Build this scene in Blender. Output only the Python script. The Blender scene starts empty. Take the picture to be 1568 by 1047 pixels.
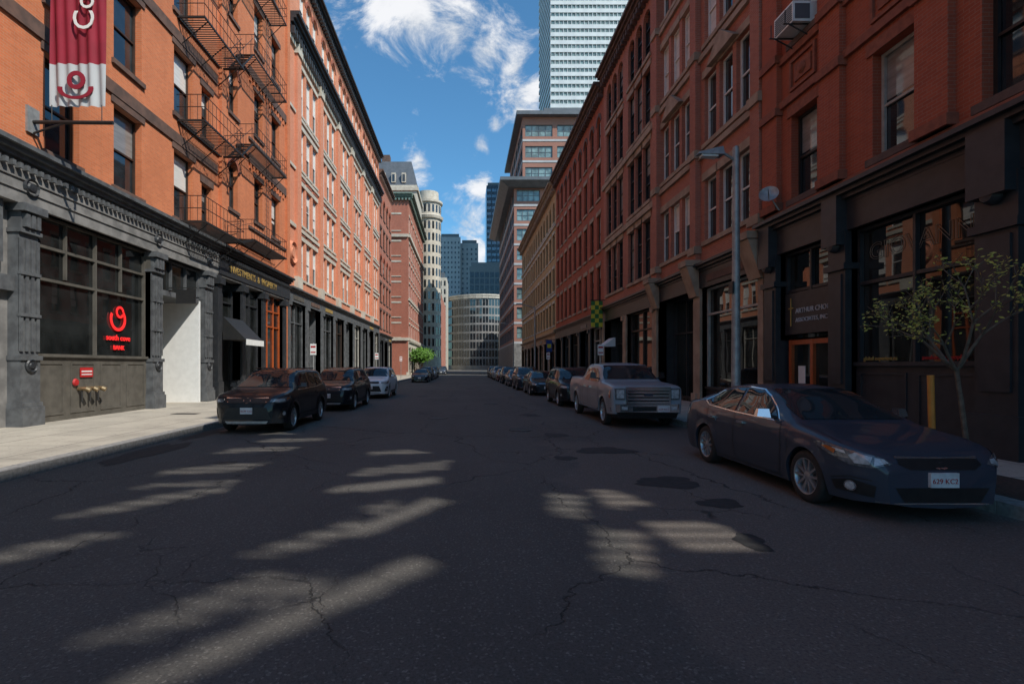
import bpy, bmesh, math, random
from mathutils import Vector, Matrix
from mathutils.bvhtree import BVHTree
random.seed(11)
SC=bpy.context.scene
COL=SC.collection
# ------------------------------------------------------------------ materials
def _mat(name):
    m=bpy.data.materials.new(name); m.use_nodes=True
    nt=m.node_tree; b=nt.nodes['Principled BSDF']; return m,nt,b
def N(nt,t,**k):
    n=nt.nodes.new(t)
    for a,v in k.items(): setattr(n,a,v)
    return n
def math_(nt,op,a,b=None,c=None,clamp=False):
    n=N(nt,'ShaderNodeMath',operation=op); n.use_clamp=clamp
    for i,x in enumerate((a,b,c)):
        if x is None: continue
        if isinstance(x,(int,float)): n.inputs[i].default_value=x
        else: nt.links.new(x,n.inputs[i])
    return n.outputs[0]
def mixc(nt,f,a,b,blend='MIX'):
    n=N(nt,'ShaderNodeMix',data_type='RGBA',blend_type=blend)
    for i,x in ((0,f),(6,a),(7,b)):
        if isinstance(x,(int,float)): n.inputs[i].default_value=x
        elif isinstance(x,(tuple,list)): n.inputs[i].default_value=(*x[:3],1)
        else: nt.links.new(x,n.inputs[i])
    return n.outputs[2]
def objco(nt,scale=(1,1,1)):
    tc=N(nt,'ShaderNodeTexCoord'); mp=N(nt,'ShaderNodeMapping'); mp.inputs['Scale'].default_value=scale
    nt.links.new(tc.outputs['Object'],mp.inputs[0]); return mp.outputs[0]
def noise(nt,vec,scale,detail=4,rough=.55,dist=0):
    n=N(nt,'ShaderNodeTexNoise'); n.inputs['Scale'].default_value=scale; n.inputs['Detail'].default_value=detail
    n.inputs['Roughness'].default_value=rough; n.inputs['Distortion'].default_value=dist
    nt.links.new(vec,n.inputs['Vector']); return n.outputs['Fac']
def ramp(nt,fac,a,b):
    n=N(nt,'ShaderNodeMapRange',interpolation_type='SMOOTHSTEP'); n.inputs[1].default_value=a; n.inputs[2].default_value=b
    nt.links.new(fac,n.inputs[0]); return n.outputs[0]
def bump(nt,b,h,strength,dist=.02):
    n=N(nt,'ShaderNodeBump'); n.inputs['Strength'].default_value=strength; n.inputs['Distance'].default_value=dist
    nt.links.new(h,n.inputs['Height']); nt.links.new(n.outputs[0],b.inputs['Normal'])
def pmat(name,c1,c2=None,scale=3,rough=.6,metal=0,bmp=0,coat=0,stretch=(1,1,1),ior=1.5,emit=None,es=0):
    m,nt,b=_mat(name)
    b.inputs['Roughness'].default_value=rough; b.inputs['Metallic'].default_value=metal; b.inputs['IOR'].default_value=ior
    b.inputs['Coat Weight'].default_value=coat; b.inputs['Coat Roughness'].default_value=.03
    if c2 is None: c2=tuple(x*.8 for x in c1)
    v=objco(nt,stretch); f=noise(nt,v,scale,3)
    f2=ramp(nt,f,.3,.7)
    nt.links.new(mixc(nt,f2,c1,c2),b.inputs['Base Color'])
    if bmp: bump(nt,b,f,bmp)
    if emit: b.inputs['Emission Color'].default_value=(*emit,1); b.inputs['Emission Strength'].default_value=es
    return m
def brick(name,c1,c2,mort,dirt=.5,bw=.22,bh=.075):
    m,nt,b=_mat(name); b.inputs['Roughness'].default_value=.88
    tc=N(nt,'ShaderNodeTexCoord'); sp=N(nt,'ShaderNodeSeparateXYZ'); nt.links.new(tc.outputs['Object'],sp.inputs[0])
    cb=N(nt,'ShaderNodeCombineXYZ'); nt.links.new(math_(nt,'ADD',sp.outputs[0],sp.outputs[1]),cb.inputs[0]); nt.links.new(sp.outputs[2],cb.inputs[1])
    br=N(nt,'ShaderNodeTexBrick'); nt.links.new(cb.outputs[0],br.inputs['Vector'])
    for k,v in (('Scale',1),('Mortar Size',.006),('Mortar Smooth',.1),('Bias',0),('Brick Width',bw),('Row Height',bh)): br.inputs[k].default_value=v
    br.inputs['Color1'].default_value=(*c1,1); br.inputs['Color2'].default_value=(*c2,1); br.inputs['Mortar'].default_value=(*mort,1)
    o=tc.outputs['Object']
    n1=ramp(nt,noise(nt,o,.35,5,.6),.35,.7)
    mp=N(nt,'ShaderNodeMapping'); mp.inputs['Scale'].default_value=(1,1,.12); nt.links.new(o,mp.inputs[0])
    n2=ramp(nt,noise(nt,mp.outputs[0],2.2,4,.6),.5,.8)
    c=mixc(nt,math_(nt,'MULTIPLY',n1,.4*dirt+.12),br.outputs[0],tuple(x*.5 for x in c1))
    c=mixc(nt,math_(nt,'MULTIPLY',n2,.6*dirt),c,(c1[0]*.38,c1[1]*.5,c1[2]*.7))
    n3=noise(nt,o,9,2)
    c=mixc(nt,math_(nt,'MULTIPLY',n3,.25),c,tuple(min(1,x*1.35) for x in c2))
    nt.links.new(c,b.inputs['Base Color'])
    bump(nt,b,math_(nt,'MULTIPLY',br.outputs['Fac'],-1),.5,.01)
    return m
def glassmat(name,base,rough=.03,ior=1.8,wave=.06):
    m,nt,b=_mat(name); b.inputs['Roughness'].default_value=rough; b.inputs['IOR'].default_value=ior
    v=objco(nt); f=ramp(nt,noise(nt,v,.9,3),.35,.65)
    nt.links.new(mixc(nt,f,base,tuple(x*2.2+.004 for x in base)),b.inputs['Base Color'])
    bump(nt,b,noise(nt,v,1.1,1),wave,.05)
    return m
BR_O=brick('brick_orange',(.62,.185,.07),(.50,.14,.053),(.46,.27,.17),.55)
BR_O2=brick('brick_salmon',(.68,.25,.135),(.58,.195,.10),(.50,.34,.25),.4)
BR_D=brick('brick_darkred',(.36,.10,.05),(.28,.07,.037),(.26,.16,.12),.5)
BR_R=brick('brick_red',(.40,.085,.036),(.30,.062,.028),(.30,.16,.11),.6)
BR_R2=brick('brick_redbrown',(.42,.135,.08),(.32,.10,.062),(.38,.27,.21),.55)
BR_T=brick('brick_tan',(.50,.32,.15),(.42,.26,.12),(.46,.38,.28),.5)
BR_M=brick('brick_modern',(.34,.15,.11),(.29,.125,.09),(.36,.27,.22),.2)
BROWN=pmat('brownstone',(.14,.08,.06),(.08,.05,.04),2.5,.85,bmp=.3)
TANST=pmat('tan_sandstone',(.38,.28,.20),(.26,.18,.125),2.0,.85,bmp=.3)
CREAM=pmat('cream_stone',(.54,.49,.41),(.42,.37,.30),1.2,.85,bmp=.15)
GREYST=pmat('grey_stone',(.23,.22,.21),(.13,.125,.12),2.2,.75,bmp=.3)
PILG=pmat('painted_iron_grey',(.115,.12,.125),(.068,.07,.074),4,.5,bmp=.1)
DKIRON=pmat('dark_painted_iron',(.020,.022,.026),(.032,.033,.036),4,.45,bmp=.1)
BLKIRON=pmat('black_iron',(.012,.012,.013),(.02,.018,.016),8,.5)
BROWNP=pmat('brown_grey_paint',(.105,.095,.08),(.072,.065,.054),3,.6,bmp=.05)
WHITEW=pmat('white_window_paint',(.70,.68,.65),(.6,.58,.55),4,.5)
BRWIN=pmat('brown_window_frame',(.05,.028,.02),(.03,.02,.015),4,.5)
LTFR=pmat('light_frame_paint',(.42,.40,.36),(.3,.29,.26),4,.5)
GLASS=glassmat('window_glass',(.012,.015,.018))
GLASSB=glassmat('shop_glass',(.008,.009,.009),.015,1.65,.03)
GLGREEN=glassmat('green_glass',(.10,.15,.15),.08,1.8,.02)
GLBLUE=glassmat('blue_glass',(.05,.09,.14),.06,1.7,.02)
GLNAVY=glassmat('navy_glass',(.02,.03,.045),.1,1.4,.02)
BLIND=pmat('window_blind',(.70,.68,.64),(.60,.58,.54),1,.5,coat=.8,stretch=(1,1,12))
BLINDD=pmat('window_shade_grey',(.25,.24,.23),(.17,.16,.15),1,.5,coat=.8,stretch=(1,1,12))
ALUM=pmat('white_aluminium',(.66,.68,.68),(.56,.58,.59),.3,.5)
CONCT=pmat('concrete_facade',(.44,.45,.46),(.36,.37,.385),.4,.8)
SHADEDST=pmat('shade_toned_stone_facade',(.26,.25,.235),(.19,.185,.175),.4,.8)  # stone darkened in base colour to stand for shade on the curved front
GMETAL=pmat('grey_cladding',(.13,.14,.155),(.10,.11,.12),1,.45,metal=.3)
COPPER=pmat('green_copper',(.16,.22,.18),(.12,.17,.14),2,.6)
WHITE=pmat('white_paint',(.75,.75,.73),(.68,.68,.66),4,.5)
RED=pmat('burgundy_cloth',(.26,.006,.025),(.2,.004,.018),1.5,.8)
GOLD=pmat('gold_paint',(.5,.33,.10),(.4,.26,.08),4,.45,metal=.3)
ORANGE=pmat('orange_door_paint',(.42,.09,.022),(.34,.07,.018),4,.4,coat=.3)
SIGNRED=pmat('red_sign',(.45,.02,.02),None,4,.5)
NEON=pmat('red_lit_letter',(.6,.02,.02),None,4,.5,emit=(1,.02,.02),es=.8)
PALE=pmat('pale_letter',(.45,.46,.48),None,4,.5)
STEEL=pmat('galvanised_steel',(.36,.36,.35),(.25,.25,.245),6,.5,metal=.4,bmp=.15)
GRANITE=pmat('granite_kerb',(.29,.28,.265),(.19,.18,.17),14,.8,bmp=.3)
TERRA=pmat('terracotta_panel',(.28,.085,.045),(.2,.06,.034),6,.85,bmp=.5)
def asphalt():
    m,nt,b=_mat('asphalt'); v=objco(nt)
    big=ramp(nt,noise(nt,v,.16,5,.6),.35,.68)
    mp=N(nt,'ShaderNodeMapping'); mp.inputs['Scale'].default_value=(.9,.07,1); nt.links.new(v,mp.inputs[0])
    lane=ramp(nt,noise(nt,mp.outputs[0],.9,4),.35,.7)
    fine=noise(nt,v,45,3,.75)
    vo=N(nt,'ShaderNodeTexVoronoi'); vo.inputs['Scale'].default_value=60; nt.links.new(v,vo.inputs['Vector'])
    spk=ramp(nt,vo.outputs['Color'],.7,.95)
    sp=N(nt,'ShaderNodeSeparateXYZ'); nt.links.new(v,sp.inputs[0])
    c=mixc(nt,big,(.066,.062,.056),(.092,.086,.078))
    c=mixc(nt,math_(nt,'MULTIPLY',lane,.45),c,(.115,.106,.095))
    wob=math_(nt,'MULTIPLY',noise(nt,v,.7,4),2.2)
    old=math_(nt,'MULTIPLY',ramp(nt,math_(nt,'ADD',sp.outputs[0],wob),2.6,2.9),ramp(nt,math_(nt,'ADD',sp.outputs[1],wob),14,12.5))
    c=mixc(nt,math_(nt,'MULTIPLY',old,.7),c,(.135,.113,.096))
    c=mixc(nt,math_(nt,'MULTIPLY',spk,.5),c,(.27,.25,.23))
    c=mixc(nt,math_(nt,'MULTIPLY',ramp(nt,fine,.45,.65),.55),c,(.026,.025,.024))
    def cracks(sc,warp,wid,mlo,mhi,seed,msc):
        nz=N(nt,'ShaderNodeTexNoise'); nz.inputs['Scale'].default_value=1.3; nz.inputs['Detail'].default_value=6; nz.inputs['Roughness'].default_value=.62; nt.links.new(v,nz.inputs['Vector'])
        vm=N(nt,'ShaderNodeVectorMath',operation='MULTIPLY_ADD'); nt.links.new(nz.outputs['Color'],vm.inputs[0]); vm.inputs[1].default_value=(warp,warp,0); nt.links.new(v,vm.inputs[2])
        mp2=N(nt,'ShaderNodeMapping'); mp2.inputs['Scale'].default_value=(1,.62,0); mp2.inputs['Location'].default_value=(seed,seed*.7,0); nt.links.new(vm.outputs[0],mp2.inputs[0])
        vc=N(nt,'ShaderNodeTexVoronoi',feature='DISTANCE_TO_EDGE'); vc.inputs['Scale'].default_value=sc; nt.links.new(mp2.outputs[0],vc.inputs['Vector'])
        cr=ramp(nt,vc.outputs['Distance'],wid,wid*.15)
        mp3=N(nt,'ShaderNodeMapping'); mp3.inputs['Location'].default_value=(seed*3,seed,0); nt.links.new(v,mp3.inputs[0])
        return math_(nt,'MULTIPLY',cr,ramp(nt,noise(nt,mp3.outputs[0],msc,2),mlo,mhi))
    cr=math_(nt,'MAXIMUM',cracks(.34,.9,.0042,.38,.52,3.1,.3),cracks(1.0,.7,.008,.58,.68,7.7,.45))
    c=mixc(nt,math_(nt,'MULTIPLY',cr,.8),c,(.012,.012,.012))
    nt.links.new(c,b.inputs['Base Color']); b.inputs['Roughness'].default_value=.85
    h=math_(nt,'SUBTRACT',math_(nt,'MULTIPLY',fine,.8),math_(nt,'MULTIPLY',cr,1.8))
    bump(nt,b,h,.7,.018)
    return m
ASPH=asphalt()
PATCH=pmat('asphalt_repair',(.016,.016,.016),(.03,.029,.027),9,.8,bmp=.8)
GROUNDM=pmat('ground_dull',(.09,.088,.08),(.065,.065,.06),.2,.95)
def sidewalk():
    m,nt,b=_mat('concrete_sidewalk'); v=objco(nt)
    mp=N(nt,'ShaderNodeMapping'); mp.inputs['Location'].default_value=(.3,0,0); nt.links.new(v,mp.inputs[0])
    br=N(nt,'ShaderNodeTexBrick'); br.offset=0; nt.links.new(mp.outputs[0],br.inputs['Vector'])
    for k,x in (('Scale',1),('Mortar Size',.014),('Brick Width',1.55),('Row Height',1.5)): br.inputs[k].default_value=x
    br.inputs['Color1'].default_value=(.46,.41,.335,1); br.inputs['Color2'].default_value=(.385,.345,.285,1); br.inputs['Mortar'].default_value=(.11,.10,.085,1)
    st=ramp(nt,noise(nt,v,.8,7,.65),.4,.75)
    c=mixc(nt,math_(nt,'MULTIPLY',st,.5),br.outputs[0],(.18,.16,.135))
    sp=ramp(nt,noise(nt,v,12,4,.6),.60,.70); c=mixc(nt,math_(nt,'MULTIPLY',sp,.5),c,(.07,.065,.06))
    nt.links.new(c,b.inputs['Base Color']); b.inputs['Roughness'].default_value=.9
    bump(nt,b,noise(nt,v,60,2),.25,.01); return m
SIDEW=sidewalk()
# ------------------------------------------------------------------ mesh builder
class MB:
    def __init__(s): s.v=[];s.f=[];s.m=[];s.mats=[]
    def mi(s,m):
        if m not in s.mats: s.mats.append(m)
        return s.mats.index(m)
    def poly(s,pts,m):
        i=len(s.v); s.v+=[tuple(p) for p in pts]; s.f.append(tuple(range(i,i+len(pts)))); s.m.append(s.mi(m))
    def hexa(s,c,m):
        i=len(s.v); s.v+=[tuple(p) for p in c]; k=s.mi(m)
        for q in ((0,3,2,1),(4,5,6,7),(0,1,5,4),(1,2,6,5),(2,3,7,6),(3,0,4,7)):
            s.f.append(tuple(i+a for a in q)); s.m.append(k)
    def box(s,T,u0,u1,z0,z1,d0,d1,m):
        s.hexa([T(u0,z0,d0),T(u1,z0,d0),T(u1,z0,d1),T(u0,z0,d1),T(u0,z1,d0),T(u1,z1,d0),T(u1,z1,d1),T(u0,z1,d1)],m)
    def bx(s,x0,x1,y0,y1,z0,z1,m):
        s.hexa([(x0,y0,z0),(x1,y0,z0),(x1,y1,z0),(x0,y1,z0),(x0,y0,z1),(x1,y0,z1),(x1,y1,z1),(x0,y1,z1)],m)
    def tube(s,p0,p1,r0,m,r1=None,n=6,cap=True):
        if r1 is None: r1=r0
        p0=Vector(p0);p1=Vector(p1); d=(p1-p0)
        if d.length<1e-6: return
        d.normalize(); a=d.orthogonal().normalized(); b=d.cross(a); i=len(s.v); k=s.mi(m)
        for p,r in ((p0,r0),(p1,r1)):
            for j in range(n):
                t=2*math.pi*j/n; q=p+a*(r*math.cos(t))+b*(r*math.sin(t)); s.v.append(tuple(q))
        for j in range(n):
            s.f.append((i+j,i+(j+1)%n,i+n+(j+1)%n,i+n+j)); s.m.append(k)
        if cap:
            s.f.append(tuple(i+j for j in range(n))[::-1]); s.m.append(k)
            s.f.append(tuple(i+n+j for j in range(n))); s.m.append(k)
    def lathe(s,c,prof,m,n=28,axis='X',sgn=1):
        c=Vector(c); i=len(s.v); k=s.mi(m)
        for r,o in prof:
            for j in range(n):
                t=2*math.pi*j/n
                if axis=='X': s.v.append((c.x+sgn*o,c.y+r*math.cos(t),c.z+r*math.sin(t)))
                else: s.v.append((c.x+r*math.cos(t),c.y+r*math.sin(t),c.z+o))
        for a in range(len(prof)-1):
            for j in range(n):
                s.f.append((i+a*n+j,i+a*n+(j+1)%n,i+(a+1)*n+(j+1)%n,i+(a+1)*n+j)); s.m.append(k)
    def obj(s,name,parent=None,smooth=False):
        me=bpy.data.meshes.new(name); me.from_pydata(s.v,[],s.f)
        for m in s.mats: me.materials.append(m)
        me.polygons.foreach_set('material_index',s.m); me.update()
        if smooth:
            bm=bmesh.new(); bm.from_mesh(me); bmesh.ops.remove_doubles(bm,verts=bm.verts,dist=.0004); bmesh.ops.recalc_face_normals(bm,faces=bm.faces); bm.to_mesh(me); bm.free()
            me.polygons.foreach_set('use_smooth',[True]*len(me.polygons)); me.set_sharp_from_angle(angle=math.radians(38))
        o=bpy.data.objects.new(name,me); COL.objects.link(o)
        if parent: o.parent=parent
        return o
def empty(name,loc=(0,0,0)):
    e=bpy.data.objects.new(name,None); e.location=loc; COL.objects.link(e); return e
def text(body,size,mat,loc,rot,parent,name='lettering',ext=.01,align='LEFT',outline=0):
    c=bpy.data.curves.new(name,'FONT'); c.body=body; c.size=size; c.extrude=ext; c.align_x=align; c.resolution_u=3
    if outline: c.extrude=0; c.fill_mode='NONE'; c.bevel_depth=outline; c.bevel_resolution=1
    o=bpy.data.objects.new(name,c); COL.objects.link(o); o.location=loc; o.rotation_euler=rot; c.materials.append(mat)
    o.parent=parent; return o
XL,XR=-11.7,9.4
TL=lambda u,z,d:(XL+d,u,z)
TR=lambda u,z,d:(XR-d,u,z)
def TF(Y0): return lambda u,z,d:(u,Y0-d,z)
def TX(X0,s): return lambda u,z,d:(X0+s*d,u,z)
# ------------------------------------------------------------------ facade tools
def wallgrid(B,T,u0,u1,z0,z1,ops,mat,dmat=None):
    us=sorted(set([u0,u1]+[o[0] for o in ops]+[o[1] for o in ops])); zs=sorted(set([z0,z1]+[o[2] for o in ops]+[o[3] for o in ops]))
    us=[u for u in us if u0<=u<=u1]; zs=[z for z in zs if z0<=z<=z1]
    for j in range(len(zs)-1):
        run=None
        for i in range(len(us)-1):
            cu=(us[i]+us[i+1])/2; cz=(zs[j]+zs[j+1])/2
            hole=any(o[0]<cu<o[1] and o[2]<cz<o[3] for o in ops)
            if not hole:
                if run is None: run=us[i]
            if hole and run is not None:
                B.poly([T(run,zs[j],0),T(us[i],zs[j],0),T(us[i],zs[j+1],0),T(run,zs[j+1],0)],mat); run=None
        if run is not None: B.poly([T(run,zs[j],0),T(u1,zs[j],0),T(u1,zs[j+1],0),T(run,zs[j+1],0)],mat)
def window(B,T,u0,u1,z0,z1,wall,frame,glass=None,blind=None,bf=.4,rec=.22,fw=.07,arch=False,mull=0,rails=1,sill=None,lintel=None,ring=None):
    glass=glass or GLASS
    for q in ([(u0,z0),(u1,z0)],[(u0,z1),(u1,z1)],[(u0,z0),(u0,z1)],[(u1,z0),(u1,z1)]):
        a,b=q; B.poly([T(a[0],a[1],0),T(b[0],b[1],0),T(b[0],b[1],-rec-.05),T(a[0],a[1],-rec-.05)],wall)
    e=.001
    B.poly([T(u0,z0,-rec),T(u1,z0,-rec),T(u1,z1,-rec),T(u0,z1,-rec)],glass)
    if blind and bf>0:
        zb=z1-bf*(z1-z0); B.poly([T(u0+.02,zb,-rec+.006),T(u1-.02,zb,-rec+.006),T(u1-.02,z1,-rec+.006),T(u0+.02,z1,-rec+.006)],blind)
    d0,d1=-rec+.012,-rec+.075
    B.box(T,u0+e,u0+fw,z0+e,z1-e,d0,d1,frame); B.box(T,u1-fw,u1-e,z0+e,z1-e,d0,d1,frame)
    B.box(T,u0+fw,u1-fw,z0+e,z0+fw*1.3,d0,d1,frame); B.box(T,u0+fw,u1-fw,z1-fw,z1-e,d0,d1,frame)
    for k in range(rails):
        zm=z0+(z1-z0)*(k+1)/(rails+1); B.box(T,u0+fw,u1-fw,zm-.03,zm+.03,d0,d1-.012,frame)
    for k in range(mull):
        um=u0+(u1-u0)*(k+1)/(mull+1); B.box(T,um-fw*.45,um+fw*.45,z0+fw,z1-fw,d0,d1+.01,frame)
    if arch:
        r=(u1-u0)/2; uc=(u0+u1)/2; zs=z1-r; n=10
        P=[(uc-r*math.cos(math.pi*i/n),zs+r*math.sin(math.pi*i/n)) for i in range(n+1)]
        for i in range(n):
            a,b=P[i],P[i+1]
            B.poly([T(a[0],a[1],0),T(b[0],b[1],0),T(b[0],z1,0),T(a[0],z1,0)],wall)
            B.poly([T(a[0],a[1],0),T(b[0],b[1],0),T(b[0],b[1],-rec),T(a[0],a[1],-rec)],wall)
            if ring:
                o=[(uc-(r+.22)*math.cos(math.pi*(i+k)/n),zs+(r+.22)*math.sin(math.pi*(i+k)/n)) for k in (0,1)]
                B.hexa([T(a[0],a[1],-.01),T(b[0],b[1],-.01),T(*o[1],-.01),T(*o[0],-.01),T(a[0],a[1],.04),T(b[0],b[1],.04),T(*o[1],.04),T(*o[0],.04)],ring)
    if sill: B.box(T,u0-.12,u1+.12,z0-.16,z0+.008,-.02,.09,sill)
    if lintel: B.box(T,u0-.15,u1+.15,z1+.003,z1+.3,-.02,.045,lintel)
def core(B,T,u0,u1,z0,z1,depth,mat,zs=0,ds=1.3):
    if zs>0: B.box(T,u0+.002,u1-.002,z0,zs,-depth,-ds,DKIRON); B.poly([T(u0,zs,-.01),T(u1,zs,-.01),T(u1,zs,-ds),T(u0,zs,-ds)],DKIRON)
    B.box(T,u0+.002,u1-.002,max(z0,zs)+.003,z1-.3,-depth,-.45,mat)
    for u in (u0+.002,u1-.002):
        B.poly([T(u,z0,0),T(u,z0,-.45),T(u,z1,-.45),T(u,z1,0)],mat)
        if zs>0: B.poly([T(u,z0,-.45),T(u,z0,-ds),T(u,zs,-ds),T(u,zs,-.45)],mat)
    B.box(T,u0+.002,u1-.002,z1-.3,z1,-.4,-.002,mat)
def cornice(B,T,u0,u1,z,h,proj,mat,dent=None,steps=3,dw=.16,dg=.32):
    for k in range(steps):
        B.box(T,u0,u1,z+h*k/steps,z+h*(k+1)/steps-.002,-.02,proj*(k+1)/steps,mat)
    if dent:
        u=u0+.1
        while u<u1-.2:
            B.box(T,u,u+dw,z-dent,z-.003,-.01,proj*.55,mat); u+=dg
def shopbay(B,T,u0,u1,z0,z1,bulk,frame,glass,cols=2,trans=(.72,),rec=.3,bulkm=None,fw=.08):
    bulkm=bulkm or frame
    B.poly([T(u0,bulk,-rec),T(u1,bulk,-rec),T(u1,z1,-rec),T(u0,z1,-rec)],glass)
    if bulk>z0+.05:
        B.box(T,u0,u1,z0,bulk,-rec-.05,-rec+.14,bulkm)
        B.box(T,u0,u1,bulk,bulk+.09,-rec-.02,-rec+.22,bulkm)
        n=max(1,int((u1-u0)/1.2)); w=(u1-u0)/n
        for i in range(n):
            a,b=u0+i*w+.14,u0+(i+1)*w-.14
            for q in ((a,b,z0+.18,z0+.23),(a,b,bulk-.2,bulk-.15),(a,a+.05,z0+.23,bulk-.2),(b-.05,b,z0+.23,bulk-.2)):
                B.box(T,*q,-rec+.13,-rec+.165,bulkm)
    d0,d1=-rec+.006,-rec+.11; e=.001
    B.box(T,u0+e,u0+fw,bulk+.09,z1-e,d0,d1,frame);B.box(T,u1-fw,u1-e,bulk+.09,z1-e,d0,d1,frame)
    B.box(T,u0+fw,u1-fw,z1-fw,z1-e,d0,d1,frame)
    for k in range(1,cols):
        um=u0+(u1-u0)*k/cols; B.box(T,um-fw*.4,um+fw*.4,bulk+.09,z1-fw,d0,d1,frame)
    for t in trans:
        zt=bulk+(z1-bulk)*t; B.box(T,u0+fw,u1-fw,zt-.04,zt+.04,d0,d1-.015,frame)
    for u in (u0,u1): B.poly([T(u,z0,0),T(u,z1,0),T(u,z1,-rec-.05),T(u,z0,-rec-.05)],frame)
    B.poly([T(u0,z1,0),T(u1,z1,0),T(u1,z1,-rec-.05),T(u0,z1,-rec-.05)],frame)
def pilaster(B,T,uc,w,z0,z1,m,rosz=None,fl=4):
    h=w/2
    B.box(T,uc-h-.05,uc+h+.05,z0,z0+.5,-.35,.2,m); B.box(T,uc-h-.03,uc+h+.03,z0+.5,z0+.62,-.35,.16,m)
    B.box(T,uc-h-.01,uc+h+.01,z0+.62,z0+1.75,-.35,.10,m)
    B.box(T,uc-h-.04,uc+h+.04,z0+1.75,z0+1.87,-.35,.15,m)
    B.box(T,uc-h,uc+h,z0+1.87,z1-.75,-.35,.05,m)
    fw=w/(fl*2-1)
    for i in range(fl): B.box(T,uc-h+i*2*fw,uc-h+i*2*fw+fw,z0+1.98,z1-.9,.04,.10,m)
    for zz in (z0+2.9,z1-1.85): B.box(T,uc-h-.015,uc+h+.015,zz,zz+.08,.03,.13,m)
    B.box(T,uc-h-.04,uc+h+.04,z1-.75,z1-.65,-.35,.14,m)
    B.box(T,uc-h+.02,uc+h-.02,z1-.65,z1-.2,-.35,.10,m)
    for i in range(3): B.box(T,uc-h+.05+i*(w-.1)/3,uc-h+.05+(i+.7)*(w-.1)/3,z1-.6,z1-.25,.09,.22,m)
    B.box(T,uc-h-.07,uc+h+.07,z1-.2,z1,-.35,.27,m)
    if rosz:
        c=T(uc,rosz,.10); s=1 if T(0,0,1)[0]>T(0,0,0)[0] else -1
        B.lathe(c,[(.0,.08),(.07,.07),(.09,.04),(.14,.04),(.16,.07),(.19,.04),(.19,0)],DKIRON,14,'X',s)
R=random.random
def generic(name,T,u0,u1,H,rows,cols,wall,trim,frame,depth=14,shoptop=5.6,shopm=None,blindp=.5,blm=None,arch_rows=(),mull=0,sill=True,lint=True,bays=None,ring=None,corn=None,cornm=None,bands=(),rails=1,glass=None,z0=.15,cproj=.5,shopw=None,dent=.3):
    E=empty(name); B=MB(); ops=[]
    for i,(a,b) in enumerate(rows):
        for c in cols: ops.append((c[0],c[1],a,b))
    wallgrid(B,T,u0,u1,shoptop,H,ops,wall); core(B,T,u0,u1,z0,H,depth,wall,shoptop-.3)
    W=MB()
    for i,(a,b) in enumerate(rows):
        for c in cols:
            bl=(blm or BLIND) if R()<blindp else None
            window(W,T,c[0],c[1],a,b,wall,frame,glass,bl,random.choice((.3,.5,.5,.75,.95)),arch=(i in arch_rows),mull=mull,rails=rails,sill=trim if sill else None,lintel=trim if (lint and i not in arch_rows) else None,ring=ring)
    for (z,h,p) in bands: B.box(T,u0,u1,z,z+h,-.02,p,trim)
    C=MB(); cornice(C,T,u0,u1,H-.7,.7,cproj,cornm or trim,dent,4,dw=.2,dg=.45)
    S=MB(); sm=shopm or DKIRON
    if shoptop>1:
        cornice(S,T,u0,u1,shoptop-.25,.3,.35,sm,None,3)
        S.box(T,u0,u1,shoptop-.9,shoptop-.26,-.35,.08,sm)
        n=bays or max(1,round((u1-u0)/4.2)); w=(u1-u0)/n
        for i in range(n):
            a=u0+i*w; S.box(T,a+.002,a+.3,z0,shoptop-.9,-.4,.1,shopw or sm); S.box(T,a+w-.3,a+w-.002,z0,shoptop-.9,-.4,.1,shopw or sm)
            S.box(T,a+.004,a+.36,shoptop-1.2,shoptop-.95,-.3,.2,shopw or sm); S.box(T,a-.03,a+.38,z0,z0+.5,-.3,.16,shopw or sm)
            sg=random.choice((BROWN,GOLD,GMETAL,BROWNP,GMETAL))
            if i%3==1:
                shopbay(S,T,a+.3,a+w-.3,z0,shoptop-.9,z0+.12,sm,GLASSB,3,(.66,),.9)
            else:
                shopbay(S,T,a+.3,a+w-.3,z0,shoptop-.9,z0+.7,random.choice((sm,sm,LTFR,BRWIN)),GLASSB,2,(.74,),.3,sm)
            if R()<.4: S.box(T,a+.9,a+w-.9,shoptop-.72,shoptop-.45,.082,.12,sg)
    B.obj('walls',E); W.obj('windows',E); C.obj('cornice',E)
    if S.f: S.obj('shopfront',E)
    return E
# ------------------------------------------------------------------ ground
B=MB(); B.poly([(-900,-400,-.02),(900,-400,-.02),(900,1500,-.02),(-900,1500,-.02)],GROUNDM); B.obj('ground')
B=MB(); B.poly([(-7.0,-40,0),(6.3,-40,0),(6.3,240,0),(-7.0,240,0)],ASPH)
B.poly([(-120,84,-.001),(-7.0,84,-.001),(-7.0,91,-.001),(-120,91,-.001)],ASPH); B.poly([(6.3,86.5,-.001),(120,86.5,-.001),(120,99,-.001),(6.3,99,-.001)],ASPH); B.obj('road')
for nm,xa,xb,ys in (('sidewalk',-14.2,-7.3,((-40,83.4),(91.6,150))),('sidewalk',6.6,10.8,((-40,86),(99.5,150)))):
    for ya,yb in ys:
        B=MB(); B.bx(xa,xb,ya,yb,-.015,.15,SIDEW); B.obj(nm)
        K=MB(); y=ya
        while y<yb-.1:
            l=min(2.2,yb-y); o=.004*R()
            if xa<0: K.bx(-7.298,-7.0+o,y+.006,y+l-.006,-.015,.153+.004*R(),GRANITE)
            else: K.bx(6.3-o,6.598,y+.006,y+l-.006,-.015,.153+.004*R(),GRANITE)
            y+=l
        K.obj('kerb')
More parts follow.
